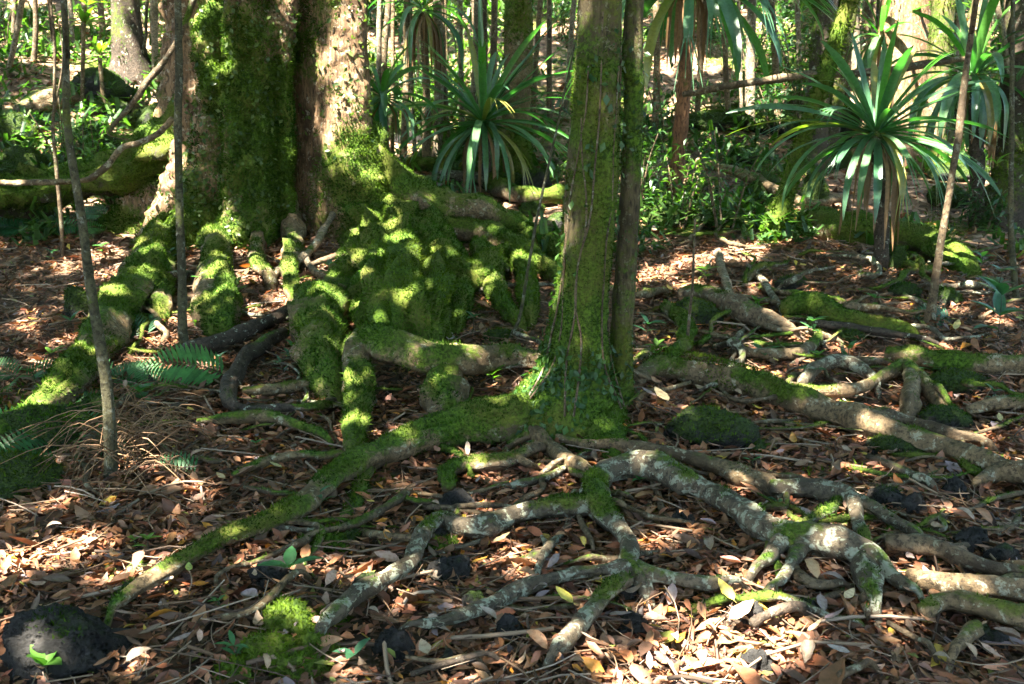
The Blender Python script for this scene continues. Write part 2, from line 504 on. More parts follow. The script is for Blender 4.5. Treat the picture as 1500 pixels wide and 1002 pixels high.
# ------------------------------------------------------------------ moss tufts on a surface
MOSS_A, MOSS_B = np.array((0.016, 0.042, 0.006)), np.array((0.088, 0.150, 0.012))
def moss_blades(V, faces, moss, density, length, width, rng, thr=0.45, bright=0.5, cap=60000):
    """small upright blades where MOSS is high; returns V, tris, col"""
    Q = np.asarray([f for f in faces if np.asarray(f).shape[1] == 4][0])
    a, b, c, d = (V[Q[:, i]] for i in range(4))
    nrm = np.cross(c - a, d - b); area = np.linalg.norm(nrm, axis=1) * 0.5
    nrm = nrm / (2 * area[:, None] + 1e-12)
    cen = (a + b + c + d) / 4
    mo = moss[Q].mean(1) + 0.5 * fbm(cen, 8, 2, 9)
    wgt = area * np.clip((mo - thr) * 3, 0, 1)
    if wgt.sum() < 1e-6: return None
    n = int(min(cap, wgt.sum() * density))
    if n < 4: return None
    k = rng.choice(len(Q), n, p=wgt / wgt.sum())
    u, v = rng.random((n, 1)), rng.random((n, 1))
    P = (a[k] * (1 - u) + b[k] * u) * (1 - v) + (d[k] * (1 - u) + c[k] * u) * v
    N = nrm[k]
    D = N + 0.55 * rng.normal(size=(n, 3)); D[:, 2] += 0.15
    D /= np.linalg.norm(D, axis=1, keepdims=True)
    S = np.cross(D, rng.normal(size=(n, 3))); S /= np.linalg.norm(S, axis=1, keepdims=True)
    L = length * (0.5 + rng.random((n, 1))); W = width * (0.6 + 0.8 * rng.random((n, 1)))
    P = P - N * length * 0.15
    VV = np.stack([P - S * W * 0.5, P + S * W * 0.5, P + D * L], 1).reshape(-1, 3)
    F = np.arange(3 * n).reshape(-1, 3)
    t = np.clip(bright + 0.45 * fbm(P, 5, 2, 4) + 0.22 * rng.normal(size=n), 0, 1)[:, None]
    col = MOSS_A * (1 - t) + MOSS_B * t
    col = col * (1 + 0.25 * np.clip(fbm(P, 2.2, 2, 8), -1, 1)[:, None] * np.array([1.6, 0.2, 0.0]))
    return VV, F, np.repeat(np.clip(col, 0.004, 1), 3, axis=0)

def leaflets(V, faces, weight, n, size, rng, cols, lift=0.01, lay=0.7):
    """small flat leaves lying against a surface (creepers)"""
    Q = np.asarray([f for f in faces if np.asarray(f).shape[1] == 4][0])
    a, b, c, d = (V[Q[:, i]] for i in range(4))
    nrm = np.cross(c - a, d - b); area = np.linalg.norm(nrm, axis=1) * 0.5
    nrm = nrm / (2 * area[:, None] + 1e-12)
    w = area * np.clip(weight((a + b + c + d) / 4, nrm), 0, None)
    if w.sum() <= 0: return None
    k = rng.choice(len(Q), n, p=w / w.sum())
    u, v = rng.random((n, 1)), rng.random((n, 1))
    P = (a[k] * (1 - u) + b[k] * u) * (1 - v) + (d[k] * (1 - u) + c[k] * u) * v
    N = nrm[k] + (1 - lay) * rng.normal(size=(n, 3)); N /= np.linalg.norm(N, axis=1, keepdims=True)
    Y = np.tile(np.array([0, 0, -1.0]), (n, 1)) + 0.9 * rng.normal(size=(n, 3))
    Y = Y - N * (Y * N).sum(1, keepdims=True); Y /= np.linalg.norm(Y, axis=1, keepdims=True)
    X = np.cross(Y, N)
    R = np.stack([X, Y, N], -1)
    tv, tq = leaf_shape(0.75, 2, 0.2, 0.5, seed=3)
    W, F = scatter(tv, tq, R, P + N * lift, size * (0.35 + 1.2 * rng.random(n) ** 1.5))
    t = rng.random((n, 1))
    col = np.asarray(cols[0]) * (1 - t) + np.asarray(cols[1]) * t
    return W, F, rep(col, len(tv))

def moss_attr(V, N, amount, seed=0, upbias=0.5):
    return np.clip(amount + upbias * (N[:, 2] - 0.2) * 0.6 + 0.75 * fbm(V, 4.0, 3, seed), 0, 1)

# ------------------------------------------------------------------ labels that single things out
LANDMARKS = [
 (400, 200, 'the broad buttressed trunk'), (880, 250, 'the slim double trunk'), (700, 200, 'the low rosette'),
 (1285, 220, 'the stalked rosette'), (990, 150, 'the tall drooping rosette'), (1440, 130, 'the shaded back rosette'),
 (1210, 120, 'the twin dark trunks'), (100, 930, 'the big black lava boulder'), (405, 930, 'the bright moss cushion'),
 (300, 800, 'the long forward mossy root'), (600, 820, 'the arched lichen-spotted root'), (760, 860, 'the low straight lichened root'),
 (850, 915, 'the crossing root stub'), (920, 760, 'the forked root junction'), (1000, 940, 'the large sunlit leaf patch'),
 (1140, 800, 'the gnarled knuckled root'), (1280, 870, 'the stout downward root prong'), (1440, 895, 'the bent pale root end'),
 (1240, 740, 'the wrinkled upper root fork'), (1240, 610, 'the long bare tan root'), (1045, 640, 'the mossy boulder'),
 (1400, 560, 'the dark mossy boulder'), (1080, 450, 'the arched brown root'), (1220, 460, 'the bright green mossy root'),
 (1080, 370, 'the sunlit clearing'), (640, 520, 'the root bridge over the hollow'), (475, 490, 'the mossy root stump'), (630, 420, 'the moss-covered buttress'),
 (320, 440, 'the moss-topped root knob'), (180, 450, 'the long mossy buttress root'), (370, 490, 'the dark fallen stick'), (345, 570, 'the dark hooked root'),
 (200, 690, 'the heap of dry twigs'), (60, 620, 'the fern-covered mossy bank'), (60, 830, 'the twiggy sun patch'), (300, 540, 'the arching fern frond'),
 (150, 330, 'the leafy patch by the saplings'), (660, 625, 'the thick mossy root'), (1460, 460, 'the broad-leaved seedling clump'),
 (160, 110, 'the whorl-leaved saplings'), (1320, 60, 'the sunlit thick trunk'), (600, 120, 'the pale bamboo-like stems'), (760, 60, 'the mossy rear trunk'),
 (60, 200, 'the mossy fallen log'), (1100, 100, 'the horizontal dead branch'),
]
ORD = ['nearest', 'second nearest', 'third nearest', 'fourth nearest', 'fifth nearest', 'sixth nearest', 'seventh nearest', 'eighth nearest', 'ninth nearest', 'tenth nearest',
       'eleventh nearest', 'twelfth nearest', 'thirteenth nearest', 'fourteenth nearest', 'fifteenth nearest', 'sixteenth nearest', 'seventeenth nearest', 'eighteenth nearest', 'nineteenth nearest', 'twentieth nearest', 'twenty-first nearest', 'twenty-second nearest', 'twenty-third nearest', 'twenty-fourth nearest']
def name_all(rows, verb):
    """rows: (object, description, px, py): labels by look and by landmark, ordered outward from it where looks agree"""
    sets = {}
    for o, d, x, y in rows:
        ds = [((lx - x) ** 2 + ((ly - y) * 1.4) ** 2, ln) for lx, ly, ln in LANDMARKS]
        q, ln = min(ds)
        sets.setdefault((d, ln), []).append((q, o))
    for (d, ln), m in sets.items():
        m.sort(key=lambda t: t[0])
        for i, (_, o) in enumerate(m):
            o['label'] = f'{d} {verb} {ln}' if len(m) == 1 else f'{d}, {ORD[min(i, 23)]} to {ln}'

# ================================================================== LARGE STRUCTURE
# ------------------------------------------------------------------ ground
yr = np.concatenate([[-40, -20, -10, -5, -2, 0, 1.2], 2.0 * (100 / 2.0) ** np.linspace(0, 1, 320)])
u = np.concatenate([-1 - np.linspace(1, 0, 14, endpoint=False) ** 2, np.linspace(-1, 1, 240), 1 + np.linspace(0, 1, 15)[1:] ** 2])
yg = np.repeat(yr[:, None], len(u), 1)
wd = 0.66 * np.maximum(yr, 1.2) + 1.0
xg = np.where(np.abs(u)[None] <= 1, u[None] * wd[:, None], np.sign(u)[None] * (wd[:, None] + (np.abs(u)[None] - 1) * 60))
zg = G(xg, yg)
GV = np.stack([xg, yg, zg], -1).reshape(-1, 3)
nc = len(u)
ii = np.arange(len(yr) - 1)[:, None] * nc; jj = np.arange(nc - 1)[None]
GF = np.stack([ii + jj, ii + jj + 1, ii + nc + jj + 1, ii + nc + jj], -1).reshape(-1, 4)
MOSS_SPOTS = [(20, 600, 90, 40), (40, 690, 80, 40), (120, 570, 60, 40), (425, 935, 80, 60), (700, 690, 50, 18), (480, 790, 45, 22), (560, 700, 40, 20),
              (850, 640, 70, 20), (1050, 640, 70, 40), (640, 450, 110, 40), (1400, 570, 60, 25), (1130, 320, 120, 22), (1040, 470, 60, 30), (1340, 340, 120, 30),
              (100, 240, 170, 30), (250, 180, 120, 30), (1000, 330, 90, 20), (1100, 170, 120, 30), (30, 330, 60, 40), (640, 800, 40, 18), (1240, 700, 70, 15)]
gm = np.zeros(len(GV))
gpx, gpy = to_px(np.where((GV[:, 1] > 1)[:, None], GV, np.array([0, 1.0, -5.0])))
for (cx, cy, rx, ry) in MOSS_SPOTS:
    gm = np.maximum(gm, 0.75 * np.exp(-(((gpx - cx) / rx) ** 2 + ((gpy - cy) / ry) ** 2)))
gm = np.maximum(gm, 0.42 * sstep(8, 14, GV[:, 1]) + 0.25 * fbm(GV, 0.8, 2, 6) * sstep(8, 14, GV[:, 1]))
ground = obj('ground', mesh('ground', GV, [GF], M['soil'], True, {'moss': gm, 'far': np.maximum(sstep(5, 10, GV[:, 1]), sstep(0.5, 1.5, np.abs(GV[:, 0]) - 0.58 * np.maximum(GV[:, 1], 0)))}))
tag(ground, kind='structure')
tag(ground, 'brown forest floor rising gently towards the trees')

# ------------------------------------------------------------------ roots and stems traced over the ground
def trace(pts, lift=0.5, depth=None, ymax=99.0):
    """photo points (px, py, r_px[, lift_px]) -> world rows lying on the ground"""
    out = []
    for q in pts:
        px, py, r = q[:3]
        lf = q[3] if len(q) > 3 else r * lift
        if depth: y = depth
        else:
            y = ground_hit(px, py + lf)[1]
            if len(q) < 4 and lift > 0: y = ground_hit(px, py + lf + 0.052 / px_size(y))[1]     # roots ride on the litter
        y = min(y, ymax)
        w = at_depth(px, py, y)
        out.append((*w, r * px_size(y)))
    return np.array(out)

MOSS_SUM = {}
def root_part(root, pts, mat, moss, seed, name='root', noise=0.22, lift=0.5, label=None, dens=9000, blen=0.016, bright=0.38, sides=20, flat=1.0, depth=None, tufts=None, wob=0.022, ridge=0.5, groove=0.16):
    P = trace(pts, lift, depth, BIG[1] - 0.25 if root.name == 'buttressed_tree' else 99.0)
    if depth is None:
        e = P[-1].copy(); d = P[-1, :3] - P[-2, :3]; d = d / (np.linalg.norm(d) + 1e-9)
        e[:3] += d * (0.06 + e[3]); e[2] = min(float(G(e[0], e[1])) - 0.04, e[2] - 0.03); e[3] *= 0.6
        P = np.concatenate([P, e[None]])
    rm = float(np.mean(P[:, 3])); rp = rm / px_size(float(np.mean(P[:, 1])))
    if sides == 20: sides = 7 if rp < 5 else 10 if rp < 9 else 14 if rp < 14 else 20
    V, F, N = tube(P, sides, noise, 9.0, seed, wob=wob, ridge=ridge, knob=0.35, groove=groove, flat=flat, step=max(0.016, rm * (0.62 if rp > 9 else 1.0)))
    m = moss_attr(V, N, moss, seed)
    pl = Pile(); pl.add(V, F, moss=m)
    o = part(name, pl, M[mat], root)
    if label: o['label'] = label
    if tufts is not None:
        b = moss_blades(V, F, m, dens, blen, blen * 0.35, RNG, bright=bright)
        if b is not None: tufts.add(b[0], [b[1]], col=b[2])
    return o

# ------------------------------------------------------------------ the broad old tree
bz = float(G(BIG[0], BIG[1]))
big = thing('buttressed_tree', (BIG[0], BIG[1], bz), 'broad old tree with moss-hung fluted trunk and spreading buttress roots', 'tree')
Dt = BIG[1] - 0.55
th = np.linspace(0, 2 * math.pi, 330, endpoint=False)
zs = np.concatenate([np.linspace(-0.35, 3.2, 165), np.linspace(3.3, 11, 22)])
TH, ZZ = np.meshgrid(th, zs)
def lobe(a, w): 
    d = (TH - math.radians(a) + math.pi) % (2 * math.pi) - math.pi
    return np.exp(-(d / math.radians(w)) ** 2)
fl = np.exp(-np.clip(ZZ + 0.1, -0.3, 20) / 0.55)
rr = 0.66 + 0.05 * np.exp(-ZZ / 1.5)
rr = rr * (1 - 0.02 * np.clip(ZZ, 0, 11))
rr = rr + lobe(-22, 17) * (0.20 + 0.42 * fl)              # sunlit column
rr = rr + lobe(-100, 20) * (0.06 + 0.20 * fl)
rr = rr + lobe(-150, 16) * (0.12 + 0.28 * fl)
rr = rr + lobe(-178, 12) * (0.06 + 0.75 * np.exp(-np.clip(ZZ, -0.3, 20) / 0.85))    # long buttress
rr = rr + lobe(-125, 9) * (0.04 + 0.22 * fl)
rr = rr + lobe(50, 22) * (0.1 + 0.4 * fl) + lobe(110, 22) * (0.08 + 0.4 * fl)
rr = rr - lobe(-50, 8) * 0.48 * sstep(2.2, 1.2, ZZ) * sstep(-0.5, 0.1, ZZ)          # dark hollow
rr = rr - lobe(-46, 5) * 0.16
rr = rr - lobe(-138, 6) * 0.20 - lobe(-110, 5) * 0.09 - lobe(-72, 6) * 0.08 - lobe(-163, 6) * 0.14
cosT, sinT = np.cos(TH), np.sin(TH)
Pn = np.stack([cosT * rr, sinT * rr, ZZ], -1)
ns = np.stack([Pn[..., 0], Pn[..., 1], Pn[..., 2] * 0.45], -1)
calm = 1 - 0.75 * lobe(-22, 20) * sstep(0.3, 0.9, ZZ)
rr = rr + 0.11 * fbm(ns, 2.6, 3, 3) + calm * (0.085 * fbm(Pn, 6.5, 3, 4) + 0.03 * fbm(Pn, 22, 2, 5))
lean = 0.02 * ZZ
rr = rr * 1.15
TV = np.stack([cosT * rr + lean, sinT * rr, ZZ], -1).reshape(-1, 3) + np.array([BIG[0], BIG[1], bz])
nt = len(th)
ii = np.arange(len(zs) - 1)[:, None] * nt; jj = np.arange(nt)[None]; kk = (jj + 1) % nt
TF = np.stack([ii + jj, ii + kk, ii + nt + kk, ii + nt + jj], -1).reshape(-1, 4)
tm = 0.36 + 0.66 * fbm(TV, 1.9, 3, 12).reshape(TH.shape) + 0.35 * fl
tm = tm - 0.75 * lobe(-22, 13) * sstep(0.7, 1.2, ZZ) - 0.45 * lobe(-150, 10) + 0.25 * lobe(-75, 22) + 0.2 * lobe(-122, 14)
tm = tm * (1 - 0.9 * lobe(-48, 7) * sstep(1.5, 0.9, ZZ))
tm = np.clip(tm, 0, 1).ravel()
pl = Pile(); pl.add(TV, [TF], moss=tm)
part('trunk', pl, M['bark_big'], big)
bigmoss = Pile()
near = TV[TF].mean(1)
front_f = TF[(near[:, 2] < bz + 3.3) & (near[:, 1] < BIG[1] + 0.35)]
b = moss_blades(TV, [front_f], tm, 9500, 0.036, 0.011, RNG, thr=0.32, bright=0.36, cap=90000)
bigmoss.add(b[0], [b[1]], col=b[2])
def w_lf(P, N):
    a = np.degrees(np.arctan2(P[:, 1] - BIG[1], P[:, 0] - BIG[0])); z = P[:, 2] - bz
    return (np.exp(-((a + 128) / 16) ** 2) * np.exp(-((z - 0.5) / 0.7) ** 2) * 2 + np.exp(-((a + 85) / 30) ** 2) * 0.7 + 0.8 * np.exp(-((a + 20) / 12) ** 2) * sstep(0.5, 1.0, z)) * (0.3 + np.clip(fbm(P, 4, 2, 3), 0, 1) * 2)
l = leaflets(TV, [front_f], w_lf, 3600, 0.042, RNG, ((0.03, 0.065, 0.018), (0.10, 0.14, 0.03)), 0.03, 0.45)
lp = Pile(); lp.add(l[0], [l[1]], col=l[2])
part('creeper_leaves', lp, M['foliage'], big, kind='stuff')

BR = dict(tufts=bigmoss, dens=5200, blen=0.026)
root_part(big, [(500, 190, 20), (535, 225, 28), (572, 262, 30), (610, 290, 30), (650, 305, 28), (700, 308, 24), (750, 330, 22), (790, 352, 20), (830, 375, 16)], 'bark_tan', 0.62, 21, **BR)
root_part(big, [(530, 180, 20), (540, 250, 30), (556, 320, 42), (574, 390, 54), (590, 440, 62), (600, 485, 56)], 'bark_brown', 0.8, 221, lift=0.15, bright=0.5, noise=0.4, ridge=0.5, groove=0.22, label='tall ridged buttress cloaked in moss', tufts=bigmoss, dens=5200, blen=0.026, sides=36)
root_part(big, [(520, 260, 16), (520, 330, 20), (508, 390, 20), (492, 440, 18), (470, 470, 12)], 'bark_brown', 0.7, 222, lift=0.3, noise=0.4, **BR)
root_part(big, [(610, 400, 14), (632, 430, 20), (645, 462, 20), (650, 490, 14)], 'bark_brown', 0.85, 223, lift=0.3, noise=0.4, bright=0.5, **BR)
root_part(big, [(620, 345, 26), (650, 385, 24), (690, 405, 22), (720, 385, 18), (745, 375, 15), (768, 392, 14), (775, 430, 14), (778, 455, 12)], 'bark_brown', 0.85, 24, lift=0.8, bright=0.5, **BR)
root_part(big, [(590, 310, 22), (640, 330, 20), (690, 338, 16), (735, 350, 17), (780, 378, 16), (815, 400, 14)], 'bark_tan', 0.55, 25, lift=0.8, **BR)
root_part(big, [(610, 320, 24), (650, 360, 22), (668, 400, 20), (672, 440, 18), (665, 470, 14)], 'bark_brown', 0.9, 26, lift=0.4, noise=0.45, **BR)
root_part(big, [(700, 360, 14), (715, 400, 15), (735, 440, 14), (760, 470, 10)], 'bark_brown', 0.75, 27, lift=0.5, **BR)
# left side
root_part(big, [(288, 220, 26), (268, 280, 24), (245, 330, 26), (230, 370, 27), (212, 410, 28), (180, 445, 30), (150, 490, 32), (118, 535, 30), (80, 580, 24), (35, 622, 20), (-20, 650, 16)], 'bark_tan', 0.58, 31, lift=0.4, label='long root with yellowish moss running down the bank', **BR)
root_part(big, [(236, 370, 20), (238, 410, 16), (236, 450, 12)], 'bark_tan', 0.5, 32, **BR)
root_part(big, [(306, 270, 24), (312, 330, 22), (315, 380, 22), (318, 415, 26), (320, 450, 32), (320, 470, 26)], 'bark_tan', 0.45, 33, lift=0.4, **BR)
root_part(big, [(300, 205, 16), (240, 215, 30), (180, 250, 28), (110, 265, 30), (40, 283, 32), (-40, 295, 34)], 'bark_dark', 0.85, 34, lift=1.5, noise=0.5, groove=0.4, label='massive mossy buttress root forming the bank', **BR)
root_part(big, [(285, 120, 14), (262, 165, 18), (225, 205, 20), (190, 235, 22)], 'bark_brown', 0.85, 35, lift=1.5, depth=9.8, **BR)
root_part(big, [(412, 255, 14), (420, 300, 16), (430, 345, 16), (425, 400, 14), (428, 430, 9)], 'bark_tan', 0.35, 36, lift=0.5, **BR)
root_part(big, [(388, 270, 11), (380, 330, 12), (376, 380, 12), (395, 405, 10)], 'bark_tan', 0.35, 37, lift=0.5, **BR)
# middle: stump, bridge, descending root
root_part(big, [(500, 425, 26), (470, 450, 32), (468, 490, 36), (480, 530, 34), (490, 560, 24)], 'bark_tan', 0.5, 38, lift=0.5, noise=0.3, label='stout mossy root stump', **BR)
root_part(big, [(505, 510, 14), (540, 500, 22, 60), (575, 508, 26, 70), (620, 523, 25, 62), (680, 526, 22, 48), (735, 520, 19, 30), (800, 530, 14, 12)], 'bark_tan', 0.5, 39, lift=1.0, noise=0.25, label='root bridging a dark hollow', **BR)
root_part(big, [(548, 492, 20, 60), (530, 520, 19, 50), (522, 565, 20, 40), (520, 610, 21, 24), (516, 650, 20, 12), (530, 685, 18, 8), (522, 730, 14, 6), (505, 760, 9, 3)], 'bark_tan', 0.5, 40, noise=0.22, **BR)
root_part(big, [(655, 540, 26, 40), (650, 575, 30, 20), (655, 610, 26, 4)], 'bark_tan', 0.45, 41, noise=0.4, **BR)
part('moss', bigmoss, M['moss'], big, False, kind='stuff')

# ------------------------------------------------------------------ the slim double-stemmed tree
fz = float(G(FRONT[0], FRONT[1]))
slim = thing('slim_tree', (FRONT[0], FRONT[1], fz), 'slim tree with a second thinner stem pressed against its trunk, ivy on its base', 'tree')
fd = float(ground_hit(850, 615)[1])
P = trace([(832, 665, 150, 0), (832, 628, 112, 0), (836, 590, 84, 0), (842, 548, 58, 0), (847, 500, 46, 0), (851, 440, 39, 0), (860, 350, 36, 0), (868, 230, 34, 0), (876, 100, 32, 0), (880, -40, 31, 0)], depth=fd)
P = np.concatenate([P, [[P[-1, 0] + 0.1, fd + 0.2, 6.0, 0.11], [P[-1, 0] + 0.3, fd + 0.3, 10.0, 0.06]]])
V, F, N = tube(P, 56, 0.10, 6, 51, step=0.045, ridge=0.22)
dz = V[:, 2] - fz
m = np.clip(0.32 * np.exp(-dz / 0.9) + 0.50 + 0.55 * fbm(V, 3.4, 3, 52), 0, 1)
pl = Pile(); pl.add(V, F, moss=m); part('trunk', pl, M['bark_front'], slim)
slimmoss = Pile()
ok = F[0][V[F[0]].mean(1)[:, 2] < 3.2]
b = moss_blades(V, [ok], m, 14000, 0.017, 0.006, RNG, thr=0.42, bright=0.28); slimmoss.add(b[0], [b[1]], col=b[2])
ivy = Pile()
def w_ivy(P, N):
    z = P[:, 2] - fz
    return (np.exp(-z / 0.45) * 1.2 + 0.6 * np.exp(-((z - 0.9) / 0.6) ** 2) * (N[:, 0] > 0.0) + 0.26) * np.clip(0.2 + fbm(P, 3.2, 2, 6) * 1.6, 0, 2) * (N[:, 1] < 0.4)
l = leaflets(V, [ok], w_ivy, 2300, 0.038, RNG, ((0.016, 0.055, 0.018), (0.06, 0.13, 0.028)), 0.018, 0.45); ivy.add(l[0], [l[1]], col=l[2])
P = trace([(908, 620, 30, 0), (908, 585, 20, 0), (909, 540, 17, 0), (911, 470, 15.5, 0), (917, 390, 15, 0), (924, 260, 14, 0), (928, 130, 13.5, 0), (931, -40, 13, 0)], depth=fd + 0.12)
P = np.concatenate([P, [[P[-1, 0] + 0.15, fd + 0.4, 6.0, 0.05], [P[-1, 0] + 0.5, fd + 0.6, 9.0, 0.03]]])
V2, F2, N2 = tube(P, 24, 0.14, 8, 53, step=0.04, ridge=0.2)
m2 = np.clip(0.2 * np.exp(-(V2[:, 2] - fz) / 1.2) + 0.44 + 0.4 * fbm(V2, 3.5, 3, 54), 0, 1)
pl = Pile(); pl.add(V2, F2, moss=m2); part('second_stem', pl, M['bark_front'], slim)
ok2 = F2[0][V2[F2[0]].mean(1)[:, 2] < 3.0]
b = moss_blades(V2, [ok2], m2, 9000, 0.014, 0.005, RNG, thr=0.45, bright=0.4); slimmoss.add(b[0], [b[1]], col=b[2])
l = leaflets(V2, [ok2], w_ivy, 260, 0.03, RNG, ((0.012, 0.04, 0.018), (0.05, 0.09, 0.025)), 0.012, 0.6); ivy.add(l[0], [l[1]], col=l[2])

SR = dict(tufts=slimmoss, dens=15000, blen=0.017)
def sroot(pts, mat, moss, seed, **kw): root_part(slim, pts, mat, moss, seed, **{**SR, **kw})
sroot([(830, 590, 46, 30), (790, 606, 40, 22), (740, 612, 34), (690, 622, 29), (640, 634, 26), (590, 650, 23), (550, 665, 20), (505, 685, 18), (470, 712, 18), (440, 740, 16), (395, 764, 15), (340, 782, 14), (290, 808, 15), (245, 838, 15), (212, 858, 13), (180, 880, 12), (165, 895, 8)], 'bark_tan', 0.55, 61, label='thick mossy root running far forward into the sun', noise=0.18)
sroot([(870, 600, 40, 20), (890, 640, 26, 10), (900, 670, 14, 2)], 'bark_brown', 0.7, 62)
LM = dict(noise=0.2)
sroot([(1010, 712, 20), (985, 695, 24), (940, 682, 23), (898, 688, 21), (872, 708, 21), (878, 738, 21), (890, 755, 17), (905, 775, 15), (918, 800, 14), (924, 825, 14), (940, 840, 15)], 'bark_lichen', 0.22, 63, **LM)
sroot([(875, 738, 20), (840, 742, 18), (800, 747, 17), (750, 756, 16), (715, 772, 16), (680, 772, 15), (650, 762, 14), (622, 778, 14), (608, 805, 14), (600, 828, 14), (565, 850, 15), (525, 873, 16), (495, 896, 16), (475, 915, 12)], 'bark_lichen', 0.26, 64, lift=0.6, label='arched root blotched with pale lichen', **LM)
sroot([(935, 836, 14), (900, 832, 13), (850, 837, 12), (800, 848, 12), (755, 865, 13), (715, 885, 13), (675, 901, 10), (630, 913, 8), (590, 917, 4)], 'bark_lichen', 0.05, 65, lift=0.5, **LM)
sroot([(915, 848, 13), (892, 868, 15), (868, 892, 16), (842, 918, 16), (822, 938, 15), (808, 948, 9)], 'bark_lichen', 0.12, 66, **LM)
sroot([(935, 838, 15), (970, 845, 12), (1010, 850, 11), (1045, 852, 10), (1080, 850, 5)], 'bark_lichen', 0.05, 67, **LM)
sroot([(975, 690, 22), (1010, 708, 18), (1045, 722, 18), (1085, 748, 19), (1115, 775, 20), (1150, 790, 22), (1195, 793, 24), (1240, 802, 26), (1280, 818, 24), (1305, 838, 16), (1330, 855, 9), (1350, 866, 5)], 'bark_lichen', 0.15, 68, label='gnarled knuckled root with grey lichen', noise=0.3)
sroot([(1150, 785, 16), (1140, 805, 14), (1125, 820, 11), (1105, 832, 7)], 'bark_lichen', 0.12, 69, **LM)
sroot([(1170, 805, 14), (1160, 830, 11), (1145, 850, 9), (1125, 862, 5)], 'bark_lichen', 0.1, 70, **LM)
sroot([(1160, 832, 9), (1185, 850, 8), (1215, 856, 8), (1245, 856, 5)], 'bark_brown', 0.1, 71, **LM)
sroot([(1262, 815, 20), (1268, 845, 18), (1276, 868, 17), (1282, 884, 10)], 'bark_lichen', 0.28, 72, **LM)
sroot([(1130, 716, 12), (1170, 714, 15), (1210, 718, 16), (1240, 726, 15), (1256, 745, 13), (1262, 770, 12), (1264, 792, 12)], 'bark_lichen', 0.15, 73, **LM)
sroot([(1245, 728, 12), (1280, 745, 12), (1312, 765, 12), (1345, 782, 8)], 'bark_lichen', 0.3, 74, **LM)
sroot([(1228, 732, 8), (1205, 752, 9), (1175, 764, 7), (1150, 772, 4)], 'bark_lichen', 0.3, 75, **LM)
sroot([(770, 622, 8), (790, 638, 11, 22), (808, 656, 12, 16), (835, 675, 12), (862, 690, 12)], 'bark_tan', 0.3, 76, **LM)
sroot([(790, 636, 8, 20), (765, 645, 8, 16), (745, 660, 6, 8), (738, 690, 5, 3)], 'bark_tan', 0.3, 77, **LM)
sroot([(815, 640, 8), (855, 650, 9), (900, 651, 9), (945, 658, 9), (985, 664, 10), (1040, 680, 13), (1090, 698, 14), (1130, 714, 12)], 'bark_tan', 0.15, 78, **LM)
sroot([(842, 720, 7, 16), (838, 755, 7, 10), (820, 785, 7, 4), (800, 808, 7), (790, 832, 5)], 'bark_lichen', 0.1, 79, **LM)
sroot([(846, 740, 5, 10), (858, 770, 5), (868, 795, 4)], 'bark_brown', 0.1, 80, **LM)
sroot([(905, 722, 7, 14), (922, 755, 6, 6), (936, 782, 5, 2)], 'bark_tan', 0.1, 81, **LM)
sroot([(958, 690, 7, 14), (964, 730, 6, 8), (972, 755, 6, 3), (992, 770, 5, 2)], 'bark_brown', 0.1, 82, **LM)
sroot([(655, 715, 11), (653, 695, 12), (675, 682, 13), (712, 678, 13), (750, 672, 12), (790, 655, 10)], 'bark_brown', 0.4, 83, **LM)
sroot([(600, 720, 8), (560, 745, 7), (500, 770, 6), (440, 790, 4)], 'bark_brown', 0.3, 84, **LM)
sroot([(925, 560, 16, 6), (965, 533, 18), (1005, 541, 19), (1060, 553, 20), (1110, 566, 20), (1160, 582, 18), (1220, 605, 20), (1285, 625, 20), (1340, 644, 16), (1385, 656, 15), (1430, 672, 17), (1480, 686, 18), (1540, 705, 16)], 'bark_tan', 0.36, 85, label='long root, green with moss near the trunk and bare tan further out', noise=0.16)
sroot([(1225, 603, 14), (1275, 612, 15), (1330, 620, 14), (1385, 634, 12), (1440, 645, 7)], 'bark_brown', 0.25, 86, **LM)
b = moss_blades(*(lambda V, F, N: (V, F, np.clip(0.9 + 0 * V[:, 0], 0, 1)))(*tube(trace([(950, 526, 19), (1010, 537, 22), (1060, 549, 22), (1115, 562, 21), (1140, 570, 12)]), 12, 0.1, 6, 2)), 9000, 0.018, 0.006, RNG, bright=0.6)
slimmoss.add(b[0], [b[1]], col=b[2])
part('moss', slimmoss, M['moss'], slim, False, kind='stuff')
part('ivy_leaves', ivy, M['foliage'], slim, kind='stuff')
for q in range(6):                                    # creeper stems climbing the trunk
    a = -2.9 + q * 0.5
    pts = []
    for z in np.linspace(0.02, 1.5 + 0.25 * (q % 3), 9):
        near_ = V[np.argsort((V[:, 2] - fz - z) ** 2)[:160]]
        cx_, cy_ = near_[:, 0].mean(), near_[:, 1].mean()
        a += RNG.normal(0, 0.16)
        dd = np.array([math.cos(a), math.sin(a)])
        rr2 = np.max((near_[:, :2] - [cx_, cy_]) @ dd) * 0.97
        pts.append((cx_ + dd[0] * rr2, cy_ + dd[1] * rr2, fz + z, 0.006 - 0.002 * z / 2))
    Vq, Fq, Nq = tube(np.array(pts), 6, 0.2, 20, q, step=0.04)
    pl = Pile(); pl.add(Vq, Fq, moss=np.full(len(Vq), 0.2)); part('ivy_stem', pl, M['bark_brown'], slim)

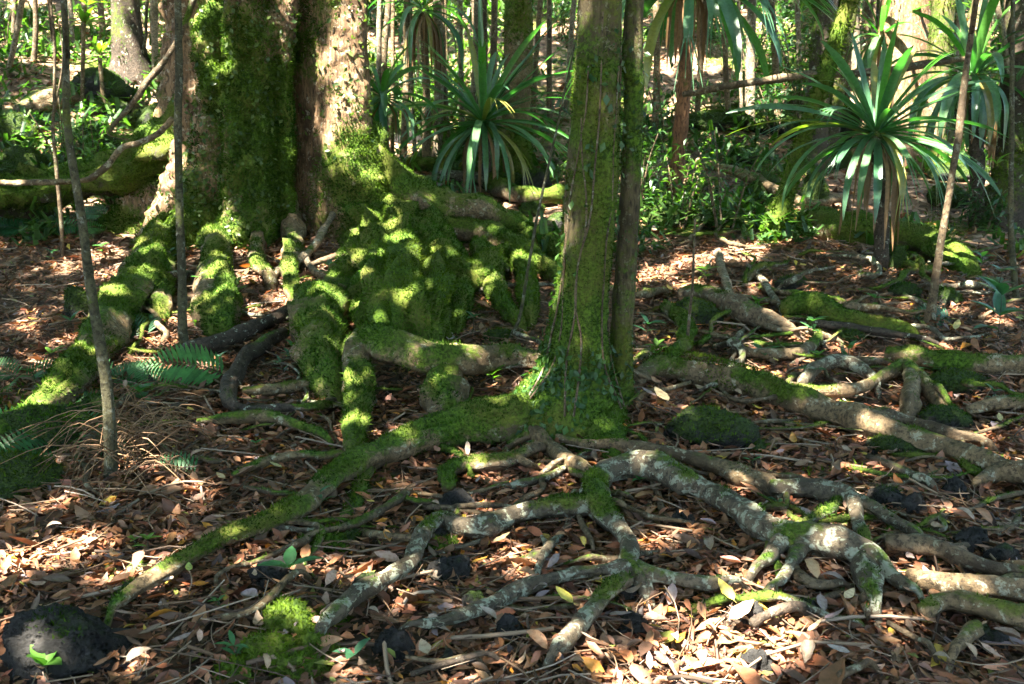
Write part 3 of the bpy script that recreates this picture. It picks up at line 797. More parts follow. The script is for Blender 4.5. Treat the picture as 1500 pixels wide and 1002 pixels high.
# ------------------------------------------------------------------ loose roots, sticks and fallen branches, each a thing
def loose(name, pts, mat, moss, seed, label, cat='root', group=None, noise=0.22, lift=0.5, dens=12000, depth=None, branches=(), blen=0.016):
    P = trace(pts, lift, depth)
    loc = P[len(P) // 2, :3]
    o = thing(name, loc, label, cat, group)
    t = Pile()
    root_part(o, pts, mat, moss, seed, 'stem', noise, lift, None, dens, blen, tufts=t, depth=depth)
    for i, bp in enumerate(branches):
        root_part(o, bp, mat, moss, seed + 200 + i, 'branch', noise, lift, None, dens, blen, tufts=t, depth=depth)
    if t.n: part('moss', t, M['moss'], o, False, kind='stuff')
    return o
GRP = 'roots surfacing through the leaf litter'
loose('exposed_root', [(1300, 795, 12), (1355, 800, 14), (1405, 818, 13), (1445, 832, 10), (1520, 845, 8)], 'bark_brown', 0.15, 101, 'thin brown root lying beside the gnarled knuckled root', 'root', GRP)
loose('exposed_root', [(1330, 842, 8), (1375, 855, 15), (1430, 862, 19), (1520, 868, 21)], 'bark_tan', 0.2, 102, 'thick half-buried root with rough reddish bark behind the bent pale root end', 'root', GRP, 0.25)
loose('exposed_root', [(1352, 894, 11), (1378, 882, 15), (1420, 888, 17), (1470, 902, 17), (1530, 915, 17)], 'bark_tan', 0.15, 103, 'bent pale root end blotched with grey lichen rising from the leaves', 'root', GRP, branches=[[(1432, 918, 13), (1412, 935, 12), (1396, 955, 8)]])
loose('exposed_root', [(1295, 520, 11), (1340, 522, 15), (1400, 530, 16), (1470, 534, 14), (1540, 538, 12)], 'bark_tan', 0.4, 104, 'pale straight root with a mossy end lying before the dark mossy boulder', 'root', GRP)
loose('exposed_root', [(1175, 560, 8), (1192, 540, 10), (1225, 530, 11), (1258, 540, 9), (1282, 558, 7)], 'bark_lichen', 0.2, 105, 'small grey root bowed into an arch above the litter', 'root', GRP, lift=1.0)
loose('exposed_root', [(1160, 566, 7), (1215, 575, 9), (1260, 568, 9), (1300, 548, 10), (1325, 535, 12), (1337, 548, 12), (1334, 580, 15), (1330, 600, 12)], 'bark_tan', 0.3, 106, 'twisted root rising to a pointed knee between the tan root and boulder', 'root', GRP, lift=0.8, branches=[[(1332, 540, 9, 30), (1352, 560, 10, 20), (1378, 592, 10, 8), (1400, 625, 8, 3)]])
loose('exposed_root', [(995, 432, 10), (1020, 428, 14), (1050, 437, 16), (1085, 452, 18), (1125, 470, 14), (1158, 480, 8)], 'bark_brown', 0.2, 107, 'arched brown root running down across the clearing edge', 'root', GRP, lift=0.7)
loose('exposed_root', [(1148, 455, 9), (1168, 446, 16), (1195, 447, 18), (1225, 462, 15), (1270, 472, 12), (1328, 482, 9)], 'bark_brown', 0.95, 108, 'short root wrapped all over in bright green moss', 'root', GRP)
loose('exposed_root', [(1195, 474, 6), (1250, 480, 8), (1310, 490, 6), (1370, 500, 4)], 'bark_dark', 0.0, 109, 'thin blackish root beneath the bright green mossy root', 'root', GRP)
loose('exposed_root', [(1075, 512, 6), (1130, 519, 9), (1175, 516, 10), (1196, 500, 8), (1200, 488, 4)], 'bark_tan', 0.2, 110, 'little upturned tan root in a fleck of sun', 'root', GRP)
loose('exposed_root', [(975, 450, 9), (1000, 470, 12), (1005, 500, 12), (985, 520, 10)], 'bark_brown', 0.6, 111, 'short mossy root curling down behind the slim double trunk', 'root', GRP)
loose('exposed_root', [(340, 694, 5), (385, 676, 8), (430, 668, 8), (470, 670, 6), (500, 668, 5)], 'bark_tan', 0.3, 112, 'small pale root bowed over the leaves near the thick mossy root', 'root', GRP)
loose('exposed_root', [(290, 618, 5), (340, 614, 9), (400, 612, 10), (440, 625, 8), (475, 640, 6)], 'bark_tan', 0.35, 113, 'low yellowish root crossing below the dark hooked root', 'root', GRP)
loose('exposed_root', [(355, 572, 6), (400, 568, 9), (445, 563, 9), (490, 560, 7)], 'bark_tan', 0.4, 114, 'short mossy root lying level beside the dark hooked root', 'root', GRP)
loose('exposed_root', [(325, 904, 5), (365, 896, 7), (395, 875, 8), (412, 855, 6), (440, 840, 4)], 'bark_tan', 0.1, 115, 'thin tan root bending up towards the bright moss cushion', 'root', GRP)
loose('exposed_root', [(1420, 600, 7), (1460, 592, 12), (1500, 590, 13), (1540, 590, 13)], 'bark_tan', 0.2, 116, 'blunt tan root entering beside the dark mossy boulder', 'root', GRP)
loose('exposed_root', [(1425, 708, 5), (1455, 694, 12), (1490, 692, 17), (1540, 700, 19)], 'bark_tan', 0.0, 117, 'bare pale root hump lit by sun beyond the long tan root', 'root', GRP)
loose('exposed_root', [(1050, 370, 6), (1058, 395, 7), (1066, 425, 7), (1072, 440, 4)], 'bark_pale', 0.0, 118, 'stubby white-spotted root standing in the sunlit clearing', 'root', GRP)
loose('exposed_root', [(1095, 390, 5), (1120, 415, 6), (1142, 448, 5)], 'bark_lichen', 0.1, 119, 'slim lichen-grey root slanting down the clearing', 'root', GRP)
loose('fallen_stick', [(520, 405, 6, 6), (470, 428, 10), (420, 460, 11), (370, 483, 11), (325, 500, 11), (270, 516, 8)], 'bark_dark', 0.0, 121, 'dark rotten stick lying straight across the slope', 'stick', 'fallen sticks', 0.25)
loose('hooked_root', [(418, 486, 9), (385, 502, 12), (358, 525, 13), (340, 558, 12), (334, 582, 12), (352, 597, 9), (390, 600, 8), (430, 598, 6)], 'bark_dark', 0.0, 122, 'dark smooth root curled like a hook', 'root', None, 0.15)
loose('fallen_stick', [(500, 290, 4, 40), (478, 330, 5, 34), (448, 372, 6, 22), (412, 392, 6, 14), (396, 412, 4, 4)], 'bark_pale', 0.05, 123, 'pale crooked dead stick leaning against the broad trunk', 'stick', 'fallen sticks', branches=[[(448, 372, 5, 20), (458, 395, 5, 12), (480, 410, 4, 4)]])
loose('fallen_branch', [(1000, 138, 4), (1080, 124, 5), (1180, 110, 5), (1260, 107, 5.5), (1340, 97, 5.5), (1425, 84, 4)], 'bark_brown', 0.1, 124, 'long dead branch hanging level behind the two rosettes', 'branch', 'fallen branches', depth=10.5)
loose('fallen_branch', [(1015, 236, 6, 20), (1060, 246, 7, 30), (1110, 264, 8, 30), (1150, 285, 8, 20), (1190, 298, 8, 14), (1235, 290, 7, 20)], 'bark_tan', 0.15, 125, 'fallen branch slanting down beside the tall drooping rosette', 'branch', 'fallen branches')
loose('fallen_stick', [(1010, 560, 3), (980, 568, 4), (940, 578, 4)], 'bark_tan', 0, 126, 'short tan stick by the foot of the thinner stem', 'stick', 'fallen sticks')
loose('fallen_stick', [(1270, 668, 4), (1330, 690, 7), (1365, 706, 6)], 'bark_lichen', 0, 127, 'grey lichen-flecked stick below the long tan root', 'stick', 'fallen sticks')
loose('fallen_stick', [(1420, 750, 4), (1460, 730, 5), (1520, 722, 4)], 'bark_brown', 0, 128, 'thin twig at the edge beyond the wrinkled root fork', 'stick', 'fallen sticks')
loose('fallen_stick', [(1100, 915, 10), (1130, 900, 10), (1170, 890, 9)], 'bark_dark', 0, 129, 'dark stick half buried near the sunlit leaves', 'stick', 'fallen sticks')
loose('fallen_stick', [(1300, 910, 5), (1340, 935, 6), (1365, 950, 5)], 'bark_brown', 0, 130, 'thin brown stick lying before the bent pale root end', 'stick', 'fallen sticks')
loose('fallen_stick', [(1230, 990, 7), (1260, 975, 7), (1275, 970, 5)], 'bark_brown', 0, 131, 'short thick stick at the very bottom of the litter', 'stick', 'fallen sticks')
loose('fallen_stick', [(600, 990, 5), (680, 965, 6), (725, 960, 4)], 'bark_dark', 0, 132, 'dark twig pointing towards the crossing root stub', 'stick', 'fallen sticks')
loose('fallen_stick', [(590, 960, 4), (640, 968, 5), (700, 966, 3)], 'bark_brown', 0, 133, 'pale brown twig crossing the dark twig', 'stick', 'fallen sticks')
loose('leaning_branch', [(288, -10, 5), (270, 40, 5), (245, 82, 4.6), (205, 140, 4.4), (168, 180, 4), (160, 195, 3.4), (190, 203, 2.5)], 'bark_brown', 0.2, 134, 'leaning bent branch beside the broad trunk above the bank', 'branch', 'fallen branches', depth=7.6)
loose('hanging_vine', [(-10, 268, 4), (40, 266, 4), (90, 266, 4), (128, 262, 4), (155, 245, 4), (178, 218, 4), (205, 209, 4), (228, 198, 4), (250, 174, 4)], 'bark_tan', 0.1, 135, 'thin winding vine stretched along the mossy bank', 'vine', None, depth=7.4)
loose('fallen_stick', [(640, 255, 8), (700, 262, 9), (720, 275, 7)], 'bark_lichen', 0.2, 136, 'grey log end lying under the low rosette', 'log', 'fallen logs')
loose('fallen_log', [(30, 165, 14), (60, 150, 19), (95, 140, 17)], 'bark_tan', 0.2, 137, 'short broken log on the slope behind the thin saplings', 'log', 'fallen logs')
loose('fallen_log', [(600, 240, 10), (680, 245, 11), (760, 285, 14), (830, 285, 14)], 'bark_brown', 0.6, 138, 'mossy log lying across the ground beneath the low rosette', 'log', 'fallen logs')
loose('fallen_log', [(1180, 330, 24), (1260, 340, 28), (1340, 352, 28), (1400, 380, 26)], 'bark_brown', 0.8, 139, 'thick dark mossy log under the stalked rosette', 'log', 'fallen logs')
loose('broken_post', [(952, 285, 9, 0), (958, 265, 10, 22), (966, 240, 8, 46)], 'bark_pale', 0.1, 140, 'splintered grey stump post beside the tall drooping rosette', 'stump', 'broken stumps')
loose('broken_post', [(1031, 312, 5, 0), (1033, 290, 5, 22), (1034, 266, 5, 46)], 'bark_dark', 0.1, 141, 'thin black stump nearest the tall drooping rosette', 'stump', 'broken stumps')
loose('broken_post', [(1045, 312, 5, 0), (1048, 290, 5, 22), (1050, 264, 5, 46)], 'bark_dark', 0.1, 142, 'thin black stump standing beyond its twin', 'stump', 'broken stumps')

# ------------------------------------------------------------------ boulders and moss cushions
def boulder(name, px, py, wpx, hpx, label, cat, moss, seed, mat='rock', group=None, rough=0.35, deep=0.8, dens=9000, blen=0.018, bright=0.45):
    g = ground_hit(px, py + hpx * 0.45)
    y = g[1] ; s = px_size(y)
    rx, rz, ry = wpx * s, hpx * s * 1.05, wpx * s * deep
    c = np.array([g[0], y + ry * 0.6, G(g[0], y + ry * 0.6) + rz * 0.15])
    nu, nv = (96, 60) if wpx > 80 else (40, 26) if wpx > 30 else (24, 16)
    a = np.linspace(0, 2 * math.pi, nu, endpoint=False); e = np.linspace(-math.pi / 2, math.pi / 2, nv)
    A, E = np.meshgrid(a, e)
    D = np.stack([np.cos(A) * np.cos(E), np.sin(A) * np.cos(E), np.sin(E)], -1)
    r = 1 + rough * fbm(D, 1.3, 3, seed) + 0.35 * rough * fbm(D, 4, 3, seed + 1) + 0.24 * rough * fbm(D, 9, 3, seed + 2)
    V = (D * r[..., None] * np.array([rx, ry, rz])).reshape(-1, 3) + c
    ii = np.arange(nv - 1)[:, None] * nu; jj = np.arange(nu)[None]; kk = (jj + 1) % nu
    F = np.stack([ii + jj, ii + kk, ii + nu + kk, ii + nu + jj], -1).reshape(-1, 4)
    m = np.clip(moss + 0.5 * (D.reshape(-1, 3)[:, 2] - 0.1) + 0.5 * fbm(V, 5, 3, seed + 4), 0, 1)
    o = thing(name, c, label, cat, group)
    pl = Pile(); pl.add(V, [F], moss=m); part('stone' if 'moss' not in name else 'mound', pl, M[mat], o)
    b = moss_blades(V, [F], m, dens, blen, blen * 0.33, RNG, thr=0.4, bright=bright)
    if b is not None:
        t = Pile(); t.add(b[0], [b[1]], col=b[2]); part('moss', t, M['moss'], o, False, kind='stuff')
    return o
boulder('lava_boulder', 84, 952, 98, 74, 'big black lava boulder with dark moss in the corner', 'rock', -0.1, 201, rough=0.55, bright=0.1, deep=0.6)
for px_, py_, w_, h_, lb in [(462, 955, 36, 22, 'flat moss cushion to the side of the tallest moss cushion'), (400, 900, 34, 18, 'small flat moss cushion above the tallest moss cushion'), (345, 990, 34, 18, 'dark green moss cushion lowest of the cluster'), (430, 985, 40, 20, 'broad flat moss cushion below the tip of the arched root'), (478, 800, 30, 18, 'moss cushion beside the long forward mossy root'), (645, 805, 26, 14, 'little moss cushion in the bend of the arched root')]:
    boulder('moss_cushion', px_, py_, w_, h_, lb, 'moss', 0.9, 260 + px_, 'bark_brown', 'moss cushions', dens=20000, bright=0.7, rough=0.8)
boulder('moss_cushion', 425, 925, 44, 34, 'bright green moss cushion at the end of the arched lichened root', 'moss', 0.9, 202, 'bark_brown', 'moss cushions', dens=20000, bright=0.85, rough=0.7)
boulder('moss_cushion', 380, 965, 42, 32, 'low bright moss cushion just below the tallest moss cushion', 'moss', 0.9, 203, 'bark_brown', 'moss cushions', dens=20000, bright=0.8, rough=0.7)
boulder('moss_cushion', 482, 908, 26, 20, 'small moss cushion against the tip of the arched root', 'moss', 0.9, 204, 'bark_brown', 'moss cushions', dens=20000, bright=0.8, rough=0.7)
boulder('mossy_boulder', 1045, 640, 62, 40, 'rounded boulder with green moss beside the slim trunk', 'rock', 0.4, 205, bright=0.65, rough=0.65)
boulder('mossy_boulder', 1412, 566, 42, 26, 'dark boulder with blackish moss beyond the pointed root knee', 'rock', 0.6, 206, bright=0.2)
boulder('mossy_boulder', 1395, 620, 40, 24, 'dark mossy stone tucked behind the long tan root', 'rock', 0.5, 207, bright=0.2)
boulder('mossy_boulder', 1330, 660, 50, 24, 'shaded mossy stone under the long tan root', 'rock', 0.3, 208, bright=0.3)
boulder('mossy_lump', 318, 442, 34, 30, 'round moss-topped root knob before the broad trunk', 'moss', 0.75, 209, 'bark_tan', 'moss cushions', bright=0.35)
boulder('mossy_lump', 190, 870, 24, 20, 'yellow-green mossy stone at the tip of the long root', 'rock', 0.7, 210, 'rock', None, bright=0.8)
boulder('mossy_lump', 198, 838, 18, 16, 'pale lichen stone just above the root tip in sun', 'rock', 0.2, 211, 'bark_pale', None)
LROCK = [(568, 945, 22, 17), (700, 890, 20, 14), (745, 925, 18, 14), (655, 840, 34, 22), (670, 745, 22, 14), (915, 870, 20, 12), (1105, 905, 16, 12), (1185, 895, 18, 14), (1110, 975, 22, 18), (1300, 735, 24, 15), (1340, 745, 18, 14), (1425, 800, 24, 16), (1475, 820, 24, 14), (1450, 942, 28, 18), (395, 845, 30, 16), (540, 860, 24, 14), (590, 955, 18, 18), (930, 920, 20, 14), (1000, 765, 16, 10), (630, 790, 24, 16), (1400, 720, 14, 10), (655, 975, 16, 12)]
rows = []
for i, (px, py, w, h) in enumerate(LROCK):
    o = boulder('lava_stone', px, py, w + 4, h + 13, 'x', 'rock', -0.25 + 0.35 * random.random(), 220 + i * 3, group='black lava stones in the leaf litter', rough=0.5, bright=0.15)
    rows.append((o, random.choice(['black lava stone']) if w < 24 else 'broad black lava stone', px, py))
name_all(rows, 'close to')
MB_ = random.Random(5)
MORE = [(MB_.uniform(0, 1500), MB_.uniform(175, 300), MB_.uniform(18, 48), MB_.uniform(14, 34)) for _ in range(34)]
MORE = [q for q in MORE if not (240 < q[0] < 600) and not (800 < q[0] < 950)]
rows = []
for i, (px, py, w, h) in enumerate(MORE + [(975, 322, 34, 22), (1050, 325, 40, 20), (1100, 235, 30, 16), (1165, 420, 24, 16), (1330, 430, 26, 14), (20, 250, 40, 30), (140, 135, 40, 30), (150, 165, 34, 12), (230, 180, 40, 22), (690, 300, 24, 10), (1020, 465, 36, 30), (1250, 495, 24, 12), (1310, 385, 26, 26), (110, 450, 20, 34), (640, 450, 40, 22), (820, 330, 22, 18), (780, 310, 18, 12), (500, 785, 28, 16), (50, 640, 80, 50), (15, 710, 70, 46), (140, 600, 30, 26), (1110, 660, 24, 14), (1390, 440, 24, 20), (730, 495, 24, 14)]):
    o = boulder('mossy_stone', px, py, w, h, 'x', 'rock', 0.35 + 0.4 * random.random(), 300 + i * 3, group='mossy stones on the forest floor', bright=0.3 + 0.3 * random.random(), dens=6000, blen=0.024)
    rows.append((o, 'mossy stone' if w < 30 else 'broad mossy stone', px, py))
name_all(rows, 'close to')

gmn = gm.copy()
sel = (gm[GF].mean(1) > 0.3) & (GV[GF[:, 0], 1] > 2) & (GV[GF[:, 0], 1] < 16)
GVl = GV + np.array([0, 0, 0.045])
b = moss_blades(GVl, [GF[sel]], gm, 3500, 0.026, 0.010, RNG, thr=0.38, bright=0.5, cap=110000)
pl = Pile(); pl.add(b[0], [b[1]], col=b[2])
tag(obj('ground_moss', pl.mesh('ground_moss', M['moss'], False)), 'green moss spreading over the forest floor', 'moss', None, 'stuff')
rows = []
rr_ = random.Random(11)
zones = [(560, 1480, 690, 900, 34), (950, 1500, 420, 690, 44), (330, 800, 560, 800, 22), (120, 520, 380, 640, 26), (940, 1480, 300, 430, 22), (560, 830, 290, 500, 12), (0, 300, 180, 330, 10)]
i = 0
for (xa, xb, ya, yb, cnt) in zones:
    for _ in range(cnt):
        x, y = rr_.uniform(xa, xb), rr_.uniform(ya, yb)
        r0 = rr_.uniform(2.2, 7.5) * (0.6 + 0.6 * (y / 800))
        a = rr_.choice([0.0, 0.25, -0.3, math.pi, 2.8, 0.9, -0.9]) + rr_.gauss(0, 0.3)
        pts = []
        m = rr_.randint(5, 8)
        for q in range(m):
            f = q / (m - 1)
            up = rr_.choice([0, 0, 4, 8]) * r0 / 5 if 0 < q < m - 1 else 0
            pts.append((x, y - up * 0.4, max(r0 * (1 - 0.65 * f) * rr_.uniform(0.8, 1.2), 1.2), up + (r0 * 0.6 + 10 if 0 < q < m - 1 else 0)))
            a += rr_.gauss(0, 0.5)
            st = rr_.uniform(16, 40) * (0.5 + y / 900)
            x += st * math.cos(a); y += st * 0.42 * math.sin(a)
            y = max(y, 185)
        mt = rr_.choice(['bark_lichen', 'bark_brown', 'bark_tan', 'bark_brown'])
        mo = rr_.choice([0.05, 0.2, 0.45, 0.6])
        try:
            o = loose('surface_root', pts, mt, mo, 500 + i, 'x', 'root', 'thin roots threading the leaf litter', 0.3, dens=9000)
        except Exception as e:
            continue
        i += 1
        rows.append((o, {'bark_lichen': 'grey', 'bark_brown': 'brown', 'bark_tan': 'tan'}[mt] + (' mossy' if mo > 0.4 else '') + (' thin' if r0 < 4 else ' knotted') + ' surface root', pts[2][0], pts[2][1]))
name_all(rows, 'winding by')

# ================================================================== PLANTS
def strap_leaf(base, yaw, elev, L, W, droop, seed, split=False, twist=0.0, kink=None):
    """one long folded leaf leaving BASE; returns V, quads"""
    r = np.random.default_rng(seed)
    n = 16
    e = elev
    p = np.array(base, float)
    h = np.array([math.cos(yaw), math.sin(yaw), 0.0]); s = np.array([-math.sin(yaw), math.cos(yaw), 0.0])
    C, D = [p.copy()], []
    for i in range(n):
        t = (i + 0.5) / n
        k = droop * (0.5 + 1.6 * t)
        if kink and abs(t - kink) < 0.06: k += 6.0
        e = max(e - k / n, -1.5)
        d = h * math.cos(e) + np.array([0, 0, math.sin(e)])
        p = p + d * L / n; C.append(p.copy()); D.append(d)
    D.append(D[-1]); C = np.array(C); D = np.array(D)
    t = np.linspace(0, 1, n + 1)
    w = W * 0.5 * np.clip(0.55 + 1.6 * t, 0, 1) * np.clip((1 - t) * 3.2, 0, 1) ** 0.6
    w[-1] = 0.002
    tw = twist * t
    U = np.cross(s[None], D); U /= np.linalg.norm(U, axis=1, keepdims=True)
    Sd = s[None] * np.cos(tw)[:, None] + U * np.sin(tw)[:, None]
    Nn = np.cross(D, Sd)
    fold = 0.45 * (1 - t) + 0.12
    cols = []
    for k in (-1, -0.5, 0, 0.5, 1):
        cols.append(C + Sd * (w * k)[:, None] - Nn * (w * abs(k) * fold)[:, None] * (-1 if False else 1) * -1)
    V = np.stack(cols, 1)                      # (n+1,5,3)
    V += 0.004 * fbm(V, 12, 2, seed)[..., None]
    F = []
    cut = int(n * (0.62 + 0.2 * r.random()))
    Vl = V.reshape(-1, 3); extra = []
    if not split:
        for i in range(n):
            for j in range(4): F.append((i * 5 + j, i * 5 + j + 1, i * 5 + 6 + j, i * 5 + 5 + j))
        return Vl, np.array(F)
    for i in range(cut):
        for j in range(4): F.append((i * 5 + j, i * 5 + j + 1, i * 5 + 6 + j, i * 5 + 5 + j))
    nv = len(Vl)
    for j in range(4):                          # torn end: four ribbons that spread and droop
        a0, b0 = V[cut, j], V[cut, j + 1]
        ln = (n - cut) * (0.55 + 0.55 * r.random())
        m = 5
        spread = (j - 1.5) * 0.16 + 0.05 * r.normal()
        prev = None
        for q in range(m + 1):
            f = q / m
            off = D[cut] * L / n * ln * f + Sd[cut] * spread * L / n * ln * f + np.array([0, 0, -0.25 * L / n * ln * f * f])
            mid = (a0 + b0) / 2; hw = (b0 - a0) / 2 * (1 - 0.85 * f)
            if q == 0:
                prev = (cut * 5 + j, cut * 5 + j + 1); continue
            extra += [mid - hw + off, mid + hw + off]
            cur = (nv + len(extra) - 2, nv + len(extra) - 1)
            F.append((prev[0], prev[1], cur[1], cur[0])); prev = cur
    return np.concatenate([Vl, np.array(extra)]), np.array(F)

def rosette(name, label, center, base, n, L, W, seed, trunk_r, mat='bark_dark', elev0=1.45, elev1=-0.7, droop=1.2, skirt=0, hero=(), hs=1.0, sk=1.0, group='strap-leaved rosette plants'):
    r = np.random.default_rng(seed)
    root = thing(name, base, label, 'plant', group)
    c = np.array(center); b = np.array(base)
    mid = (c + b) / 2 + np.array([0.02, 0, 0])
    V, F, N = tube(np.array([[*(b - [0, 0, 0.08]), trunk_r * 1.25], [*mid, trunk_r], [*c, trunk_r * 0.85]]), 14, 0.3, 14, seed)
    pl = Pile(); pl.add(V, F, moss=np.clip(0.2 + 0.4 * fbm(V, 5, 2, seed), 0, 1)); part('stem', pl, M[mat], root)
    rowsL = []
    for i in range(n):
        f = (i + 0.5) / n
        rowsL.append((i * 2.39996 + 0.25 * r.normal(), elev0 + (elev1 - elev0) * f ** 0.8 + 0.1 * r.normal(), L * (0.75 + 0.35 * r.random()) * (0.8 + 0.3 * math.sin(math.pi * f)), droop * (0.35 + 1.0 * f) * (0.7 + 0.6 * r.random()), r.random() < 0.3, 0.5 * r.normal()))
    for h in hero: rowsL.append((h[0], h[1], h[2] * hs, *h[3:]))
    for i, (yaw, el, ll, dr, sp, tw) in enumerate(rowsL):
        zoff = 0.10 * (1 - i / max(n, 1)) if i < n else 0.06
        st = c + np.array([math.cos(yaw), math.sin(yaw), 0]) * trunk_r * 0.7 + np.array([0, 0, zoff])
        V, Q = strap_leaf(st, yaw, el, ll, W * (0.8 + 0.35 * r.random()), dr, seed * 100 + i, sp, tw)
        old = el < -0.35 and r.random() < 0.25
        g = r.random()
        col = np.array((0.040, 0.105, 0.058)) * (1 - g) + np.array((0.085, 0.175, 0.075)) * g
        if i < 5: col = np.array((0.07, 0.19, 0.035))
        if r.random() < 0.06: col = np.array((0.22, 0.2, 0.05))
        if old: col = np.array((0.20, 0.15, 0.05))
        pl = Pile(); pl.add(V, [Q], col=col); part('leaf', pl, M['strap'], root)
    for i in range(skirt):
        yaw = r.random() * 6.28
        st = c + np.array([math.cos(yaw), math.sin(yaw), 0]) * trunk_r * 0.8 + np.array([0, 0, -0.05 * r.random()])
        V, Q = strap_leaf(st, yaw, -0.6, L * sk * (0.5 + 0.4 * r.random()), W * 0.6 * sk, 2.6, seed * 100 + 60 + i, False, 1.2 * r.normal())
        pl = Pile(); pl.add(V, [Q], col=np.array((0.20, 0.115, 0.055)) * (0.6 + 0.7 * r.random())); o = part('dead_leaf', pl, M['litter'], root)
    return root

y1 = ground_hit(715, 275)[1]
rosette('strap_rosette', 'low rosette of strap leaves with one broad upright leaf, beside the broad trunk', at_depth(708, 185, y1), at_depth(712, 268, y1), 62, 178 * px_size(y1), 9 * px_size(y1), 3, 0.05, elev0=1.3, elev1=-0.5, droop=0.95, skirt=10,
        hero=[(1.75, 1.50, 215 * px_size(y1), 0.0, False, 1.5), (0.45, 0.95, 205 * px_size(y1), 0.1, False, 0.1), (0.30, 0.80, 225 * px_size(y1), 0.2, False, 0.2), (2.7, 0.9, 150 * px_size(y1), 0.5, False, 0.0), (3.0, 0.75, 165 * px_size(y1), 0.9, False, 0.0), (-1.5, -0.3, 125 * px_size(y1), 1.2, False, 0), (-1.2, 0.1, 110 * px_size(y1), 2.6, False, 0.3)])
y2 = ground_hit(1290, 395)[1]
rosette('strap_rosette', 'rosette of glossy strap leaves with torn tips on a short shaggy stalk', at_depth(1283, 205, y2), at_depth(1292, 400, y2), 58, 180 * px_size(y2), 11 * px_size(y2), 5, 0.055, elev0=1.25, elev1=-0.4, droop=0.8, skirt=16,
        hero=[(2.2, 1.30, 0.78, 0.1, False, 0.2), (2.9, 1.12, 0.68, 0.15, False, 0.2), (1.2, 1.45, 0.72, 0.05, False, 0.3), (0.9, 1.38, 0.75, 0.05, False, 0), (-0.9, -0.2, 0.9, 1.3, True, 0), (-2.2, -0.15, 0.95, 1.2, False, 0.2), (-1.45, -0.3, 0.85, 1.3, True, 0.1), (-0.5, 0.0, 1.1, 1.2, True, 0), (3.4, 0.25, 1.1, 1.0, False, 0), (-2.7, 0.1, 1.15, 1.3, False, 0)], hs=188 * px_size(y2) / 1.02)
y3 = ground_hit(988, 292)[1]
rosette('strap_rosette', 'tall drooping rosette with hanging torn leaves on a red-brown fibrous trunk', at_depth(1010, -22, y3), at_depth(988, 285, y3), 34, 235 * px_size(y3), 15 * px_size(y3), 7, 0.075, 'bark_red', elev0=1.2, elev1=-0.4, droop=0.95, skirt=16, sk=0.6,
        hero=[(-2.4, 0.1, 1.0, 1.2, True, 0.1), (-1.5, 0.0, 1.05, 1.3, True, 0), (-0.7, 0.25, 1.2, 1.0, True, 0.1), (-0.35, 0.25, 1.25, 0.9, True, 0), (0.1, 0.2, 1.25, 0.9, True, 0), (-1.1, 0.1, 1.1, 1.1, True, 0), (-0.2, 0.05, 1.2, 0.8, True, 0), (3.3, 0.1, 0.8, 1.3, False, 0)], hs=245 * px_size(y3) / 1.25)
y4 = ground_hit(1432, 330)[1]
y4 = min(max(y4, 9.5), 12.0)
rosette('strap_rosette', 'shaded rosette with upright strap leaves further back behind the stalked one', at_depth(1425, 118, y4), np.array([at_depth(1432, 330, y4)[0], y4, G(at_depth(1432, 330, y4)[0], y4)]), 40, 1.05, 0.085, 9, 0.07, 'bark_dark', elev0=1.5, elev1=-0.7, droop=1.5, skirt=8,
        hero=[(2.0, 1.3, 1.0, 0.1, False, 0.2), (1.0, 1.3, 1.0, 0.1, False, 0.2), (-1.6, -0.4, 0.9, 1.0, False, 0), (-1.9, -0.3, 0.9, 1.0, False, 0)])
y5 = 13.5
for i, (px, py, L, lab) in enumerate([(1290, 60, 0.9, 'small strap rosette showing above the level dead branch'), (620, 20, 1.0, 'strap rosette with a brown leaf skirt among the pale stems'), (560, 150, 0.6, 'small strap rosette in the shade beside the broad trunk')]):
    yy = y5 - i * 0.7 if i < 2 else 10.2
    cc = at_depth(px, py, yy)
    bb = np.array([cc[0], yy, G(cc[0], yy)])
    if cc[2] - bb[2] < 0.2: cc[2] = bb[2] + 0.25
    rosette('strap_rosette', lab, cc, bb, 26, L, 0.07, 31 + i, 0.05, 'bark_tan', elev1=-0.6, droop=1.4, skirt=(4, 20, 3)[i])

# ------------------------------------------------------------------ thin saplings
def broad_leaf(base, yaw, elev, L, W, col, pile, seed=0, curl=0.6):
    v, q = leaf_shape(W / L, 4, 0.16, -curl, seed=seed)
    R = rotz(np.array([yaw - math.pi / 2])) @ rotx(np.array([elev]))
    Wd, F = scatter(v, q, R, np.array([base]), np.array([L]))
    pile.add(Wd, [F], col=np.asarray(col))

def leaf_part(root, base, yaw, elev, L, W, col, seed=0, curl=0.6):
    p = Pile(); broad_leaf(base, yaw, elev, L, W, col, p, seed, curl)
    return part('leaf', p, M['foliage'], root)

